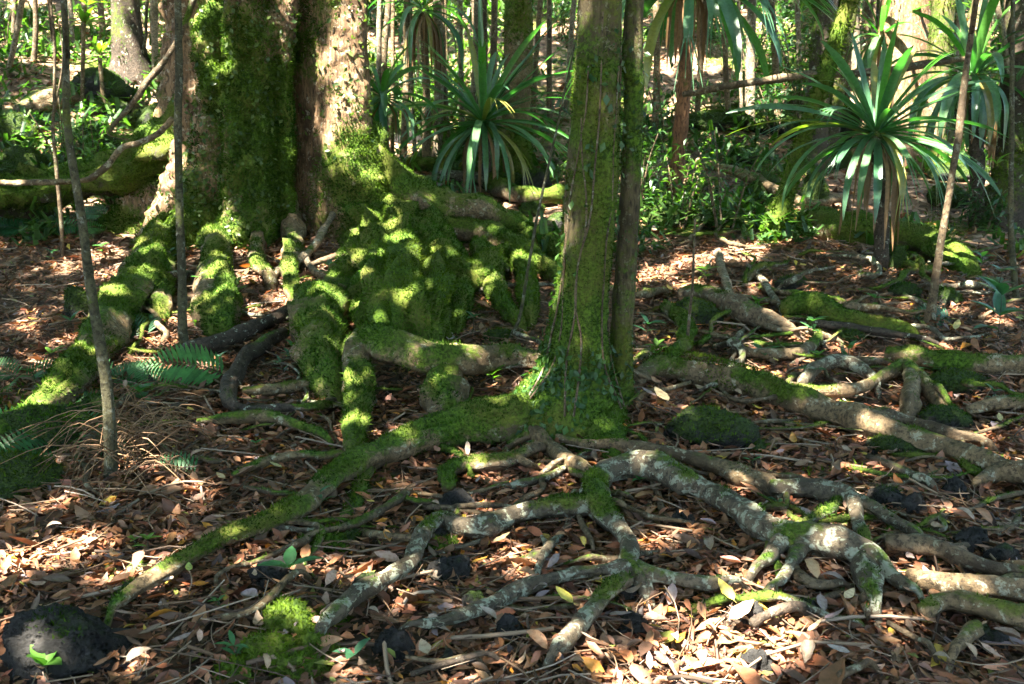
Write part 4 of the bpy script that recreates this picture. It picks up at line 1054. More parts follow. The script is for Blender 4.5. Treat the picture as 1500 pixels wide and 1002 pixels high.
def sapling(pts, mat, label, leaves=(), moss=0.2, group='thin saplings', top=3.2, name='sapling', branches=()):
    x, y_, r = pts[-1][:3]
    dep = ground_hit(x, y_)[1]
    P = trace(pts, 0, dep)
    base = P[-1].copy(); base[2] -= 0.06; base[3] *= 1.1
    P = np.concatenate([P, [base]])
    if top:
        t = P[0].copy(); d = (P[0] - P[1])[:3]; d /= np.linalg.norm(d)
        P = np.concatenate([[[*(t[:3] + d * top), t[3] * 0.6]], P])
    o = thing(name, P[-1, :3], label, 'sapling', group)
    V, F, N = tube(P, 8, 0.16, 14, int(x), wob=0.006, step=0.09)
    pl = Pile(); pl.add(V, F, moss=np.clip(moss + 0.4 * fbm(V, 4, 2, int(x)), 0, 1)); part('stem', pl, M[mat], o)
    for bp in branches:
        V, F, N = tube(trace(bp, 0, dep), 7, 0.15, 14, int(x) + 1, step=0.04)
        pl = Pile(); pl.add(V, F, moss=0.1); part('twig', pl, M[mat], o)
    for (lx, ly, n, L, col) in leaves:
        c = at_depth(lx, ly, dep)
        for i in range(n):
            a = i * 2.4 + random.random()
            leaf_part(o, c, a, 0.45 + 0.5 * random.uniform(-1, 1), L * random.uniform(0.7, 1.15), L * 0.3, np.array(col) * random.uniform(0.7, 1.3), i, 0.7)
    return o
GL, GD, GY = (0.09, 0.19, 0.02), (0.035, 0.095, 0.03), (0.16, 0.24, 0.03)
sapling([(92, -20, 4.5), (97, 60, 5), (97, 150, 5.5), (104, 220, 6), (117, 300, 6.5), (127, 380, 7), (141, 470, 8), (157, 570, 9), (162, 640, 10), (163, 705, 12)], 'stem_green', 'lichen-flecked sapling with a bowed stem rising from the twig heap', moss=0.18)
sapling([(260, -20, 5), (262, 100, 5.5), (261, 220, 5.5), (263, 320, 6), (266, 400, 6.5), (268, 470, 7), (270, 520, 9)], 'stem_green', 'straight greenish sapling standing in front of the broad trunk', moss=0.3)
sapling([(72, -20, 2), (80, 60, 2.2), (80, 140, 2.3), (78, 190, 2.5), (85, 270, 3), (90, 330, 3), (92, 380, 3)], 'bark_brown', 'thin dark sapling beside the bowed one', [(120, 210, 2, 0.12, GD)], branches=[[(76, 60, 1.4), (70, 0, 1)], [(80, 160, 1.6), (92, 90, 1.2), (86, 30, 1)]])
sapling([(1432, -20, 4), (1424, 40, 4), (1412, 130, 5), (1402, 210, 5), (1386, 310, 5), (1375, 380, 6), (1366, 440, 7), (1360, 476, 9)], 'bark_brown', 'leaning brown sapling in front of the shaded back rosette', moss=0.15)
sapling([(1484, -20, 3), (1482, 150, 3.5), (1481, 280, 4), (1482, 360, 4.5), (1488, 440, 5)], 'stem_green', 'thin straight sapling by the broad-leaved seedling clump', [(1470, 60, 3, 0.18, GD), (1490, 120, 3, 0.16, GD), (1460, 240, 3, 0.14, GL)], moss=0.3)
sapling([(1018, 320, 1.6), (1015, 400, 1.8), (1010, 470, 2.2), (1005, 518, 3)], 'bark_brown', 'bare thin stem standing by the slim double trunk', top=0)
sapling([(815, 190, 1.6), (800, 260, 1.8), (783, 335, 2), (768, 430, 2.3), (760, 470, 2.4), (744, 502, 3)], 'stem_green', 'very thin leaning stem crossing behind the slim trunk', top=0.8)
sapling([(1455, -20, 4), (1470, 50, 4), (1475, 95, 4), (1490, 140, 3.5), (1520, 330, 4)], 'bark_pale', 'pale crooked stem before the thick trunk at the back', top=1.0)
sapling([(34, -10, 4), (26, 40, 4), (15, 90, 4), (8, 110, 4)], 'bark_pale', 'pale leaning stem beyond the mossy fallen log', moss=0)
sapling([(124, 20, 3), (122, 60, 3), (121, 120, 3), (121, 158, 3)], 'bark_tan', 'orange-brown whorl-leaved sapling, the taller of a pair', [(124, 38, 9, 0.34, GL), (128, 8, 6, 0.3, GY)], top=0.1, moss=0)
sapling([(146, 85, 3), (148, 110, 3), (151, 140, 3), (156, 172, 3.5)], 'bark_tan', 'orange-brown whorl-leaved sapling, the shorter of a pair', [(146, 80, 7, 0.24, GY)], top=0, moss=0)
sapling([(224, -20, 5), (226, 30, 5), (227, 80, 5), (229, 122, 5)], 'bark_pale', 'sunlit pale stem behind the leaning bent branch', moss=0)
BG = [(553, 250, 4, 'bark_pale'), (575, 240, 3, 'bark_tan'), (590, 245, 5, 'bark_tan'), (608, 235, 3, 'bark_pale'), (640, 235, 7, 'bark_pale'), (655, 225, 5, 'bark_tan'), (678, 215, 4, 'bark_pale'), (690, 205, 5, 'bark_pale'), (712, 215, 4, 'bark_brown'), (725, 210, 5, 'bark_tan'), (740, 200, 6, 'bark_brown'), (1020, 180, 4, 'bark_tan'), (1068, 190, 4, 'bark_tan'), (1085, 185, 3, 'bark_pale'), (1098, 190, 7, 'bark_pale'), (1140, 180, 5, 'bark_tan'), (1240, 170, 4, 'bark_brown'), (1258, 150, 7, 'bark_pale'), (1272, 150, 9, 'bark_tan'), (1290, 160, 5, 'bark_brown'), (1345, 150, 6, 'bark_brown'), (1395, 150, 5, 'bark_tan'), (190, 100, 3, 'stem_green'), (204, 118, 2.5, 'stem_green'), (50, 90, 4, 'bark_brown'), (110, 60, 4, 'bark_pale'), (780, 190, 4, 'bark_tan'), (805, 180, 4, 'bark_brown'), (830, 170, 4, 'bark_pale'), (960, 190, 5, 'bark_tan'), (1010, 150, 5, 'bark_pale'), (1170, 150, 4, 'bark_pale'), (1465, 160, 5, 'bark_brown'), (150, 60, 5, 'bark_tan'), (20, 60, 4, 'bark_brown'), (560, 130, 5, 'bark_brown'), (655, 110, 4, 'bark_tan'), (705, 110, 5, 'bark_brown')]
rows = []
nm = {'bark_pale': 'pale', 'bark_tan': 'tan', 'bark_brown': 'brown', 'stem_green': 'greenish'}
for i, (px, py, r, mt) in enumerate(BG):
    ln = random.uniform(-14, 14)
    lv = []
    if i % 3 == 0: lv = [(px + ln * 0.6 + random.uniform(-14, 14), py - random.uniform(60, 150), 4, 0.22, random.choice([GL, GD, GY]))]
    o = sapling([(px + ln, -20, r * 0.85), (px + ln * 0.5 + random.uniform(-3, 3), py * 0.5, r * 0.95), (px, py, r * 1.1)], mt, 'x', lv, moss=random.uniform(0, 0.3), group='saplings at the back of the forest')
    rows.append((o, f'{nm[mt]} {"pole-thin" if r < 4.5 else "slender"} sapling', px, py * 0.6))
name_all(rows, 'standing by')

# ------------------------------------------------------------------ background trees
TREES = []
def tree(name, px, py, rpx, label, mat, moss, lean=0.0, group='trees standing at the back', depth=None, flare=1.5, h=11.0, curve=0.0):
    if depth is None:
        g = ground_hit(px, py)
    else:
        g = at_depth(px, py, depth); g[2] = G(g[0], g[1])
    r = rpx * px_size(g[1])
    o = thing(name, g, label, 'tree', group)
    sd = int(px * 3 + py)
    z = np.array([-0.3, 0.05, 0.35, 1.0, 2.0, 3.5, 6.0, h])
    f = np.array([flare * 1.3, flare * 1.1, 1.2, 1.0, 0.96, 0.9, 0.7, 0.35])
    P = np.stack([g[0] + lean * z + curve * z * z * 0.02, g[1] + 0.03 * z, g[2] + z, r * f], -1)
    V, F, N = tube(P, 18, 0.2, 3.0, sd, ridge=0.3, step=max(0.09, r * 0.8))
    m = np.clip(moss + 0.5 * fbm(V, 1.8, 3, sd), 0, 1)
    pl = Pile(); pl.add(V, F, moss=m); part('trunk', pl, M[mat], o)
    b = moss_blades(V, [F[0][V[F[0]].mean(1)[:, 2] < g[2] + 4]], m, 1800, 0.05, 0.02, RNG, thr=0.45, bright=0.5, cap=6000)
    if b is not None:
        t = Pile(); t.add(b[0], [b[1]], col=b[2]); part('moss', t, M['moss'], o, False, kind='stuff')
    TREES.append((o, np.array([P[-1, 0], P[-1, 1], P[-1, 2]])))
    return o
TREES.append((big, np.array([BIG[0], BIG[1], 11.0]))); TREES.append((slim, np.array([FRONT[0] + 0.3, FRONT[1] + 0.3, 10.0])))
tree('forest_tree', 1190, 245, 16, 'dark trunk, the thicker stem of the leaning pair behind the rosettes', 'bark_dark', 0.42, 0.03)
tree('forest_tree', 1206, 240, 13, 'dark trunk, the thinner stem of the leaning pair behind the rosettes', 'bark_dark', 0.42, 0.10)
tree('forest_tree', 1312, 175, 38, 'thick reddish trunk lit by sun behind the short-stalked rosette', 'bark_big', 0.30, 0.02, depth=13.5)
tree('forest_tree', 1368, 170, 15, 'mid-sized trunk standing next to the thick reddish trunk', 'bark_tan', 0.45, 0.0, depth=13.0)
tree('forest_tree', 1482, 300, 30, 'thick dark trunk behind the shaded back rosette', 'bark_dark', 0.35, 0.0, depth=10.6)
tree('forest_tree', 755, 150, 20, 'mossy trunk rising behind the low rosette', 'bark_tan', 0.62, 0.02, depth=12.5)
tree('forest_tree', 190, 62, 20, 'dark trunk on the slope above the whorl-leaved saplings', 'bark_dark', 0.3, -0.03, depth=14.5)
tree('forest_tree', 1268, 120, 11, 'smooth tan trunk beside the reddish trunk', 'bark_pale', 0.2, 0.01, depth=16)
tree('forest_tree', 395, 60, 18, 'trunk hidden behind the broad old tree', 'bark_brown', 0.4, 0.0, depth=15)
tree('forest_tree', 1130, 300, 11, 'mossy leaning young trunk to the side of the fallen branch', 'bark_brown', 0.8, 0.28, depth=9.2, h=5, flare=1.1)
rows = []
for i in range(34):
    px = random.uniform(-250, 1750); dep = random.uniform(15, 34)
    o = tree('forest_tree', px, 100, random.uniform(8, 24) * 14 / dep, 'x', random.choice(['bark_dark', 'bark_brown', 'bark_tan', 'bark_brown']), random.uniform(0.2, 0.55), random.uniform(-0.06, 0.06), 'distant trees on the slope', dep)
    rows.append((o, f'distant {"slim" if i % 2 else "stout"} trunk on the slope', px, random.uniform(40, 120)))
name_all(rows, 'seen by')
for i, (x, y) in enumerate([(-9, 5), (9, 4), (-7, -3), (7, -4), (0, -6), (-11, 12), (11, 11), (3, -2.5), (-3.5, -1.5), (6.5, 1.5)]):
    o = thing('forest_tree', (x, y, float(G(x, y))), 'forest tree standing outside the view of the clearing', 'tree', 'trees around the viewer')
    gz = float(G(x, y))
    V, F, N = tube(np.array([[x, y, gz - 0.3, 0.3], [x, y, gz + 1, 0.2], [x + 0.1, y, gz + 5, 0.16], [x + 0.2, y, gz + 11, 0.07]]), 14, 0.2, 3, 900 + i, step=0.2)
    pl = Pile(); pl.add(V, F, moss=0.4); part('trunk', pl, M['bark_brown'], o)
    TREES.append((o, np.array([x, y, 9.0])))

# ------------------------------------------------------------------ crowns overhead, gaps cut along the sun's rays to shape the sun patches
SUN_GAPS = [  # photo px, radius in px on the thing that is lit, [distance]
 (60, 820, 58), (15, 845, 46), (115, 795, 38), (205, 850, 26), (235, 830, 22), (160, 840, 18), (275, 790, 12),
 (960, 965, 66), (1040, 935, 72), (895, 990, 46), (1060, 985, 76), (1115, 890, 34), (1075, 860, 20), (985, 905, 30), (1135, 965, 36), (990, 990, 60), (1220, 830, 10), (1150, 860, 14),
 (1175, 498, 26), (1215, 505, 14), (1080, 372, 56), (1020, 385, 44), (1140, 358, 38), (965, 400, 36), (1180, 400, 20), (1215, 375, 16),
 (1190, 590, 24), (1240, 600, 22), (1290, 612, 18), (1160, 578, 16), (1490, 690, 34), (1430, 660, 12), (970, 598, 14), (785, 605, 16), (760, 625, 10), (890, 528, 12), (950, 540, 12),
 (800, 300, 26), (830, 330, 22), (345, 365, 34), (370, 405, 28), (270, 470, 28), (235, 500, 26), (150, 375, 32), (165, 405, 26), (110, 430, 22), (300, 430, 18), (235, 350, 18), (215, 380, 16), (40, 480, 22), (100, 500, 14),
 (430, 415, 28), (485, 390, 26), (420, 380, 18), (370, 455, 14), (720, 300, 26), (680, 290, 24), (770, 330, 22), (600, 390, 18), (640, 410, 16), (500, 470, 16), (530, 520, 12), (525, 600, 10),
 (1440, 640, 12), (1330, 545, 12), (1310, 570, 10), (560, 520, 14), (700, 525, 10), (640, 860, 8), (880, 700, 10), (895, 730, 9), (690, 770, 9), (1150, 780, 8), (1400, 890, 14), (1440, 900, 12), (1320, 850, 14),
 (1040, 543, 18), (1085, 556, 12), (1190, 447, 14), (1042, 618, 16), (520, 640, 14), (575, 425, 22), (540, 375, 18), (620, 405, 14), (560, 330, 14), (60, 630, 26), (115, 600, 18), (190, 470, 18), (300, 540, 22), (160, 550, 14), (690, 560, 14), (950, 700, 8), (430, 930, 14), (70, 985, 26), (430, 845, 14), (310, 720, 8), (1230, 400, 20), (1390, 450, 14), (1460, 470, 22),
]
SUN_AIR = [   # lit things standing up: photo px, distance, radius in m
 (518, 30, 9.4, 0.17), (520, 75, 9.4, 0.18), (522, 120, 9.4, 0.18), (526, 170, 9.4, 0.15), (516, -40, 9.4, 0.2), (530, 215, 9.3, 0.10), (445, 60, 9.05, 0.10), (440, 100, 9.05, 0.11), (470, 130, 9.05, 0.10), (462, 20, 9.05, 0.08), (300, 30, 9.3, 0.09), (303, 80, 9.3, 0.08), (400, 160, 9.05, 0.04), (285, 130, 9.4, 0.06),
 (540, 220, 9.3, 0.07), (826, 350, fd, 0.03), (820, 420, fd, 0.035),
 (1290, 290, y2 - 0.4, 0.10), (1330, 290, y2 - 0.4, 0.14), (1370, 240, y2 - 0.2, 0.16), (1400, 260, y2, 0.12), (1280, 120, y2, 0.10), (1240, 270, y2 - 0.4, 0.09), (1270, 90, y2, 0.08),
 (690, 110, y1, 0.10), (625, 200, y1, 0.08), (720, 170, y1, 0.08), (770, 230, y1, 0.08), (1000, 40, y3, 0.16), (1080, 60, y3, 0.16), (1140, 90, y3, 0.14), (965, 110, y3, 0.08), (1060, 20, y3, 0.14), (1430, 180, y4, 0.15), (1430, 60, y4, 0.15),
 (225, 60, 11.5, 0.2), (160, 90, 9, 0.2), (130, 50, 9.5, 0.25), (1310, 60, 13.2, 0.3), (1268, 60, 16, 0.3), (860, 480, fd - 0.2, 0.03),
]
gp, gr = [], []
for (px, py, r) in SUN_GAPS:
    g = ground_hit(px, py); gp.append(g); gr.append(r * px_size(g[1]) * 0.9)
for (px, py, y, r) in SUN_AIR: gp.append(at_depth(px, py, y)); gr.append(r)
rg = np.random.default_rng(77)
for _ in range(230):                              # little flecks scattered over the floor
    px, py = rg.uniform(-50, 1550), 290 + 710 * rg.random() ** 1.4
    g = ground_hit(px, py); gp.append(g); gr.append(rg.uniform(0.012, 0.06) * (g[1] / 5))
gp, gr = np.array(gp), np.array(gr)
def perp(A, S=SUN):
    """coordinates of points across the sun's rays"""
    e1 = np.cross(S, [0, 0, 1.0]); e1 /= np.linalg.norm(e1); e2 = np.cross(S, e1)
    return np.stack([A @ e1, A @ e2], -1)

def leaf_cloud(n, sampler, rng, leaf=0.2):
    C = sampler(n)
    k = 6
    P = np.repeat(C, k, axis=0) + rng.normal(size=(n * k, 3)) * np.array([0.22, 0.22, 0.12])
    return P
NC = 52000
def canopy_pts(n):
    ty = RNG.uniform(0, 1, n) ** 0.9 * 40 - 0.5
    tx = RNG.uniform(-1, 1, n) * (7.5 + 0.35 * np.abs(ty))
    h = RNG.uniform(5.8, 12.0, n)
    gz = G(tx, np.maximum(ty, 0))
    hh = h + 0.5 * gz
    P = np.stack([tx, ty, gz], -1) + SUN[None] * (hh - gz)[:, None] / SUN[2]
    return P
CPTS = leaf_cloud(NC, canopy_pts, RNG)
gnd_y = CPTS[:, 1] - SUN[1] / SUN[2] * CPTS[:, 2]           # where its shadow falls, roughly
gnd = np.stack([CPTS[:, 0] - SUN[0] / SUN[2] * CPTS[:, 2], gnd_y, 0 * gnd_y], -1)
keep = np.ones(len(CPTS), bool)
# leaves thinned out over the back to let more sun down
thin = sstep(8.5, 12.0, gnd_y)
keep &= ~((fbm(gnd, 0.9, 3, 21) > 0.12 - 0.02 * thin) & (RNG.random(len(CPTS)) < 1.0 * thin))
keep &= RNG.random(len(CPTS)) > 0.15 * thin
CPTS = CPTS[keep]
A2 = perp(CPTS); B2 = perp(gp)
hit = np.zeros(len(A2), bool)
ang = fbm(np.concatenate([A2, 0 * A2[:, :1]], 1), 5.0, 2, 33)
for b, r in zip(B2, gr):
    d2 = ((A2 - b) ** 2).sum(1)
    hit |= d2 < np.clip(r * (0.92 + 0.5 * ang) + 0.05, 0.01, 9) ** 2
CPTS = CPTS[~hit]
n = len(CPTS)
Rm = rotz(RNG.uniform(0, 6.28, n)) @ rotx(RNG.normal(0, 0.45, n)) @ roty(RNG.normal(0, 0.45, n))
tv, tq = np.array([(0, -0.5, 0.03), (0.26, -0.05, 0), (0, 0.5, 0.03), (-0.26, -0.05, 0.0)]), np.array([[0, 1, 2, 3]])
sz = 0.255 * (0.7 + 0.6 * RNG.random(n))
n2 = 30000
a_ = RNG.uniform(math.radians(152), math.radians(388), n2); r_ = RNG.uniform(12, 17, n2)
side = np.stack([np.cos(a_) * r_, 4 + np.sin(a_) * r_ , RNG.random(n2) * 11], -1)  # unseen leaf ring added to block low sky light behind and beside the camera
a2_ = RNG.choice([-1, 1], 16000); y2_ = RNG.uniform(4, 34, 16000)
side2 = np.stack([a2_ * (8.5 + 0.50 * y2_ + RNG.random(16000) * 3), y2_, RNG.random(16000) * 9], -1)  # leaf walls out of view, added along both flanks against side skylight
side = np.concatenate([side, side2]); n2 = len(side); side[:, 2] += G(side[:, 0], np.maximum(side[:, 1], 0)) + 0.2
CPTS = np.concatenate([CPTS, side]); sz = np.concatenate([sz, 0.5 * RNG.uniform(0.7, 1.3, n2)])
Rm = np.concatenate([Rm, rotz(RNG.uniform(0, 6.28, n2)) @ rotx(RNG.normal(0, 0.8, n2)) @ roty(RNG.normal(0, 0.6, n2))])
n = len(CPTS)
TXY = np.array([t[1][:2] for t in TREES])
own = np.concatenate([np.argmin(((q[:, None, :2] - TXY[None]) ** 2).sum(-1), 1) for q in np.array_split(CPTS, 20)])
g = RNG.random((n, 1))
cc = np.array((0.025, 0.07, 0.012)) * (1 - g) + np.array((0.09, 0.16, 0.025)) * g
for i, (o, topp) in enumerate(TREES):
    s = own == i
    if not s.any(): continue
    W, F = scatter(tv, tq, Rm[s], CPTS[s], sz[s])
    pl = Pile(); pl.add(W, [F], col=rep(cc[s], len(tv)))
    part('crown', pl, M['canopy'], o, kind='stuff')
    # limbs reaching into the crown
    cen = CPTS[s]; lb = Pile()
    for q in range(5):
        e = cen[RNG.integers(len(cen))]
        a = np.array([topp[0], topp[1], 0]) * 1.0; a[2] = max(3.9, topp[2] - 3 - q * 0.7)
        if np.linalg.norm(e - a) > 6: continue
        V, Ff, N = tube(np.array([[*a, 0.06], [*((a + e) / 2 + [0, 0, 0.3]), 0.04], [*e, 0.012]]), 6, 0.1, 3, q, step=0.3); lb.add(V, Ff, moss=0.2)
    if lb.n: part('limb', lb, M['bark_brown'], o)

# ------------------------------------------------------------------ understorey shrubs
def shrub(px, py, dep, h, w, n, L, cols, label, group='shrubs of the understorey', wd=0.34):
    c = at_depth(px, py, dep); gz = float(G(c[0], dep))
    o = thing('shrub', (c[0], dep, gz), label, 'shrub', group)
    st = Pile(); P = []
    for q in range(4):
        a = RNG.uniform(0, 6.28); tip = np.array([c[0] + math.cos(a) * w * 0.6, dep + math.sin(a) * w * 0.6, gz + h * RNG.uniform(0.7, 1.0)])
        b0 = np.array([c[0] + 0.05 * math.cos(a), dep + 0.05 * math.sin(a), gz - 0.05])
        md = (b0 + tip) / 2 + np.array([0, 0, 0.12 * h])
        V, F, N = tube(np.array([[*b0, 0.012], [*md, 0.009], [*tip, 0.004]]), 5, 0.1, 5, q, step=0.1); st.add(V, F, moss=0.1)
        t = RNG.uniform(0.3, 1.0, (n // 4, 1))
        P.append((b0 * (1 - t) ** 2 + 2 * md * t * (1 - t) + tip * t * t) + RNG.normal(size=(n // 4, 3)) * w * 0.22)
    part('stem', st, M['bark_brown'], o)
    P = np.concatenate(P); m = len(P)
    P[:, 2] = np.maximum(P[:, 2], gz + 0.03)
    Rm = rotz(RNG.uniform(0, 6.28, m)) @ rotx(RNG.normal(-0.2, 0.5, m)) @ roty(RNG.normal(0, 0.35, m))
    tv, tq = leaf_shape(wd, 2, 0.15, -0.7, seed=2)
    W, F = scatter(tv, tq, Rm, P, L * RNG.uniform(0.6, 1.2, m))
    t = RNG.random((m, 1)); col = np.array(cols[0]) * (1 - t) + np.array(cols[1]) * t
    pl = Pile(); pl.add(W, [F], col=rep(col, len(tv))); part('foliage', pl, M['foliage'], o, kind='stuff')
    return o
rows = []
for i in range(110):
    px = RNG.uniform(-120, 1620); dep = 9.8 + 19 * RNG.random() ** 1.3
    if (abs(px - 1285) < 170 or abs(px - 710) < 140) and dep < 12.5: dep += 4
    if abs(px - 412) < 160 and dep < 11: dep += 4
    pale = RNG.random()
    cols = ((0.03, 0.085, 0.015), (0.10, 0.18, 0.025)) if pale < 0.35 else ((0.014, 0.05, 0.018), (0.045, 0.105, 0.032))
    h = RNG.uniform(0.35, 1.1) * (1 + 0.045 * (dep - 9))
    o = shrub(px, 150, dep, h, h * 0.55, int(RNG.uniform(110, 260)), 0.11 * (1 + 0.04 * (dep - 9)), cols, 'x')
    sx, sy = to_px(np.array([*o.location]) + np.array([0, 0, h * 0.6]))
    rows.append((o, f'{"bright yellow-green" if pale < 0.35 else "dark green"} {"low" if h < 0.9 else "tall"} shrub', float(sx), float(sy)))
name_all(rows, 'growing by')

# far woods that close the view
tv, tq = leaf_shape(0.5, 0)
n = 60000
yy = RNG.uniform(24, 48, n); xx = RNG.uniform(-1, 1, n) * (0.62 * yy + 3)
hh = RNG.random(n) ** 1.2 * 9
P = np.stack([xx, yy, G(xx, yy) + hh], -1)
kp = fbm(P, 0.35, 3, 8) > -0.12
P = P[kp]; n = len(P)
Rm = rotz(RNG.uniform(0, 6.28, n)) @ rotx(RNG.normal(0, 0.7, n)) @ roty(RNG.normal(0, 0.6, n))
W, F = scatter(tv, tq, Rm, P, 0.34 * RNG.uniform(0.6, 1.3, n))
t = RNG.random((n, 1)); col = np.array((0.018, 0.05, 0.010)) * (1 - t) + np.array((0.07, 0.125, 0.022)) * t
pl = Pile(); pl.add(W, [F], col=rep(col, len(tv)))
fw = obj('far_wood_foliage', pl.mesh('far_wood_foliage', M['foliage'])); tag(fw, 'mass of sunlit green leaves far up the slope', 'woods', None, 'stuff')
# ground cover behind
tv, tq = leaf_shape(0.5, 1, 0.15, -0.5, seed=5)
tv[:, 0] *= np.where(tv[:, 1] > 0.5, 0.5, 1.0)
n = 44000
yy = 8.9 + 16 * RNG.random(n) ** 1.2; xx = RNG.uniform(-1, 1, n) * (0.6 * yy + 1)
P = np.stack([xx, yy, G(xx, yy) + 0.04 + 0.22 * RNG.random(n) ** 2], -1)
kp = fbm(P * np.array([1, 1, 0]), 0.8, 3, 18) > 0.02
P = P[kp]; n = len(P)
Rm = rotz(RNG.uniform(0, 6.28, n)) @ rotx(RNG.normal(0.15, 0.5, n))
W, F = scatter(tv, tq, Rm, P, 0.10 * RNG.uniform(0.6, 1.4, n) * (0.7 + 0.05 * P[:, 1]))
t = RNG.random((n, 1)); col = np.array((0.015, 0.05, 0.013)) * (1 - t) + np.array((0.065, 0.13, 0.025)) * t
pl = Pile(); pl.add(W, [F], col=rep(col, len(tv)))
gc = obj('ground_cover', pl.mesh('ground_cover', M['foliage'])); tag(gc, 'low green leaves covering the slope behind the trees', 'ground cover', None, 'stuff')

# ------------------------------------------------------------------ ferns
def fern(px, py, label, fronds, L, col=(0.03, 0.11, 0.035), lift=0.1, group='ferns', pairs=15):
    """fronds: list of (yaw, elev, droop)"""
    g = ground_hit(px, py)
    o = thing('fern', g, label, 'fern', group)
    for fi, (yaw, el, dr) in enumerate(fronds):
        n = 18; e = el; p = np.array(g) + np.array([0, 0, 0.0]); h = np.array([math.cos(yaw), math.sin(yaw), 0]); s = np.array([-math.sin(yaw), math.cos(yaw), 0])
        C, D = [p.copy()], []
        LL = L * random.uniform(0.85, 1.1)
        for i in range(n):
            e -= dr / n; d = h * math.cos(e) + np.array([0, 0, math.sin(e)]); p = p + d * LL / n; C.append(p.copy()); D.append(d)
        C = np.array(C); D = np.array(D + [D[-1]])
        pl = Pile()
        V, F, N = tube(np.column_stack([C, np.linspace(0.004, 0.0012, n + 1)]), 4, 0, 1, 0, step=LL / n)
        pl.add(V, F, col=(0.06, 0.09, 0.02))
        tv, tq = leaf_shape(0.17, 3, 0.1, -0.4, seed=4)
        for k in range(pairs):
            t = 0.16 + 0.82 * k / pairs
            x = t * n; i = int(x); f = x - i
            c = C[i] * (1 - f) + C[min(i + 1, n)] * f; d = D[i]
            ln = LL * 0.30 * math.sin(math.pi * (0.12 + 0.88 * t) ** 0.9) + 0.012
            for sg in (-1, 1):
                st_ = s * 0.8 + np.array([0, 0, 0.6]) * (1 if s[1] > 0 else -1); st_ = st_ - d * (st_ @ d); st_ /= np.linalg.norm(st_)
                yv = st_ * sg * 0.93 + d * 0.36; yv /= np.linalg.norm(yv)
                up = np.cross(d, st_) * -1.0
                if up[2] < 0: up = -up
                yv = yv - up * 0.12
                yv /= np.linalg.norm(yv)
                xv = np.cross(yv, up); xv /= np.linalg.norm(xv); zv = np.cross(xv, yv)
                W, F = scatter(tv, tq, np.stack([xv, yv, zv], -1)[None], c[None], np.array([ln]))
                pl.add(W, [F], col=np.array(col) * random.uniform(0.75, 1.3))
        part('frond', pl, M['foliage'], o)
    return o
fern(345, 560, 'fern with one broad arching frond over the litter before the dark hooked root', [(3.35, 0.75, 1.1)], 0.62, (0.06, 0.19, 0.05), pairs=19)
fern(215, 500, 'fern leaning off the long mossy root in shade', [(1.9, 0.9, 1.2), (2.6, 0.8, 1.3)], 0.42, (0.03, 0.10, 0.045))
fern(215, 560, 'low fern with two fronds next to the bowed sapling', [(3.2, 0.5, 1.0), (2.7, 0.5, 0.9), (-0.2, 0.4, 1.0)], 0.36, (0.04, 0.13, 0.05))
fern(105, 660, 'fern with toothed fronds below the fern-covered bank', [(3.6, 0.5, 0.9), (-2.2, 0.5, 1.0), (-0.4, 0.4, 1.0)], 0.40, (0.035, 0.12, 0.04))
fern(50, 345, 'dark fern in the shade under the mossy bank', [(2.8, 0.8, 1.2), (3.4, 0.7, 1.2), (2.2, 0.8, 1.0), (0.2, 0.7, 1.2), (-1.2, 0.5, 1)], 0.5, (0.025, 0.10, 0.04))
fern(110, 345, 'bright fern tuft at the foot of the thin saplings', [(2.6, 0.7, 1.3), (0.6, 0.8, 1.3), (-0.6, 0.6, 1.2), (1.6, 0.9, 1.2)], 0.34, (0.06, 0.17, 0.04))
fern(300, 700, 'small trailing fern frond beyond the twig heap', [(2.9, 0.4, 0.9)], 0.34, (0.04, 0.13, 0.05))
fern(100, 600, 'dense dark fern on the mossy bank', [(3.0, 0.8, 1.2), (0.3, 0.6, 1.3), (-1.0, 0.5, 1.2), (-2.2, 0.6, 1.2), (1.5, 0.8, 1.1)], 0.30, (0.025, 0.085, 0.03))
fern(30, 560, 'fern half hidden at the top of the mossy bank', [(0.4, 0.8, 1.3), (2.8, 0.8, 1.2), (-1.5, 0.5, 1.3)], 0.32, (0.03, 0.10, 0.03))
fern(1400, 470, 'pale fern beside the broad-leaved seedling clump', [(2.9, 0.5, 0.9), (3.4, 0.4, 1.0)], 0.34, (0.05, 0.13, 0.08))
fern(40, 180, 'fern clump on the slope by the short broken log', [(2.8, 0.7, 1.2), (0.4, 0.8, 1.3), (-1.0, 0.6, 1.2), (4.0, 0.6, 1.2)], 0.5, (0.04, 0.13, 0.03))
fern(120, 200, 'bright fern clump below the whorl-leaved saplings', [(2.8, 0.7, 1.2), (0.4, 0.8, 1.3), (-1.0, 0.6, 1.2)], 0.45, (0.07, 0.19, 0.03))

fern(30, 325, 'dark fern at the very edge under the mossy bank', [(2.4, 0.8, 1.2), (0.5, 0.7, 1.2), (-1.2, 0.5, 1.2), (-2.2, 0.5, 1)], 0.5, (0.03, 0.11, 0.04))
fern(160, 320, 'fern under the bank where the long root leaves the trunk', [(2.9, 0.7, 1.2), (3.6, 0.6, 1.2), (0.2, 0.7, 1.2), (-1.2, 0.5, 1)], 0.42, (0.03, 0.11, 0.04))
fern(170, 555, 'bright fern on the long mossy root beside the bowed sapling', [(3.0, 0.7, 1.1), (0.1, 0.6, 1.1), (-0.7, 0.5, 1.1)], 0.38, (0.06, 0.18, 0.06))
fern(70, 640, 'broad bright fern over the mossy bank', [(3.3, 0.6, 1.0), (-0.1, 0.6, 1.1), (-0.8, 0.5, 1.1), (-2.4, 0.5, 1.0)], 0.46, (0.05, 0.17, 0.05))
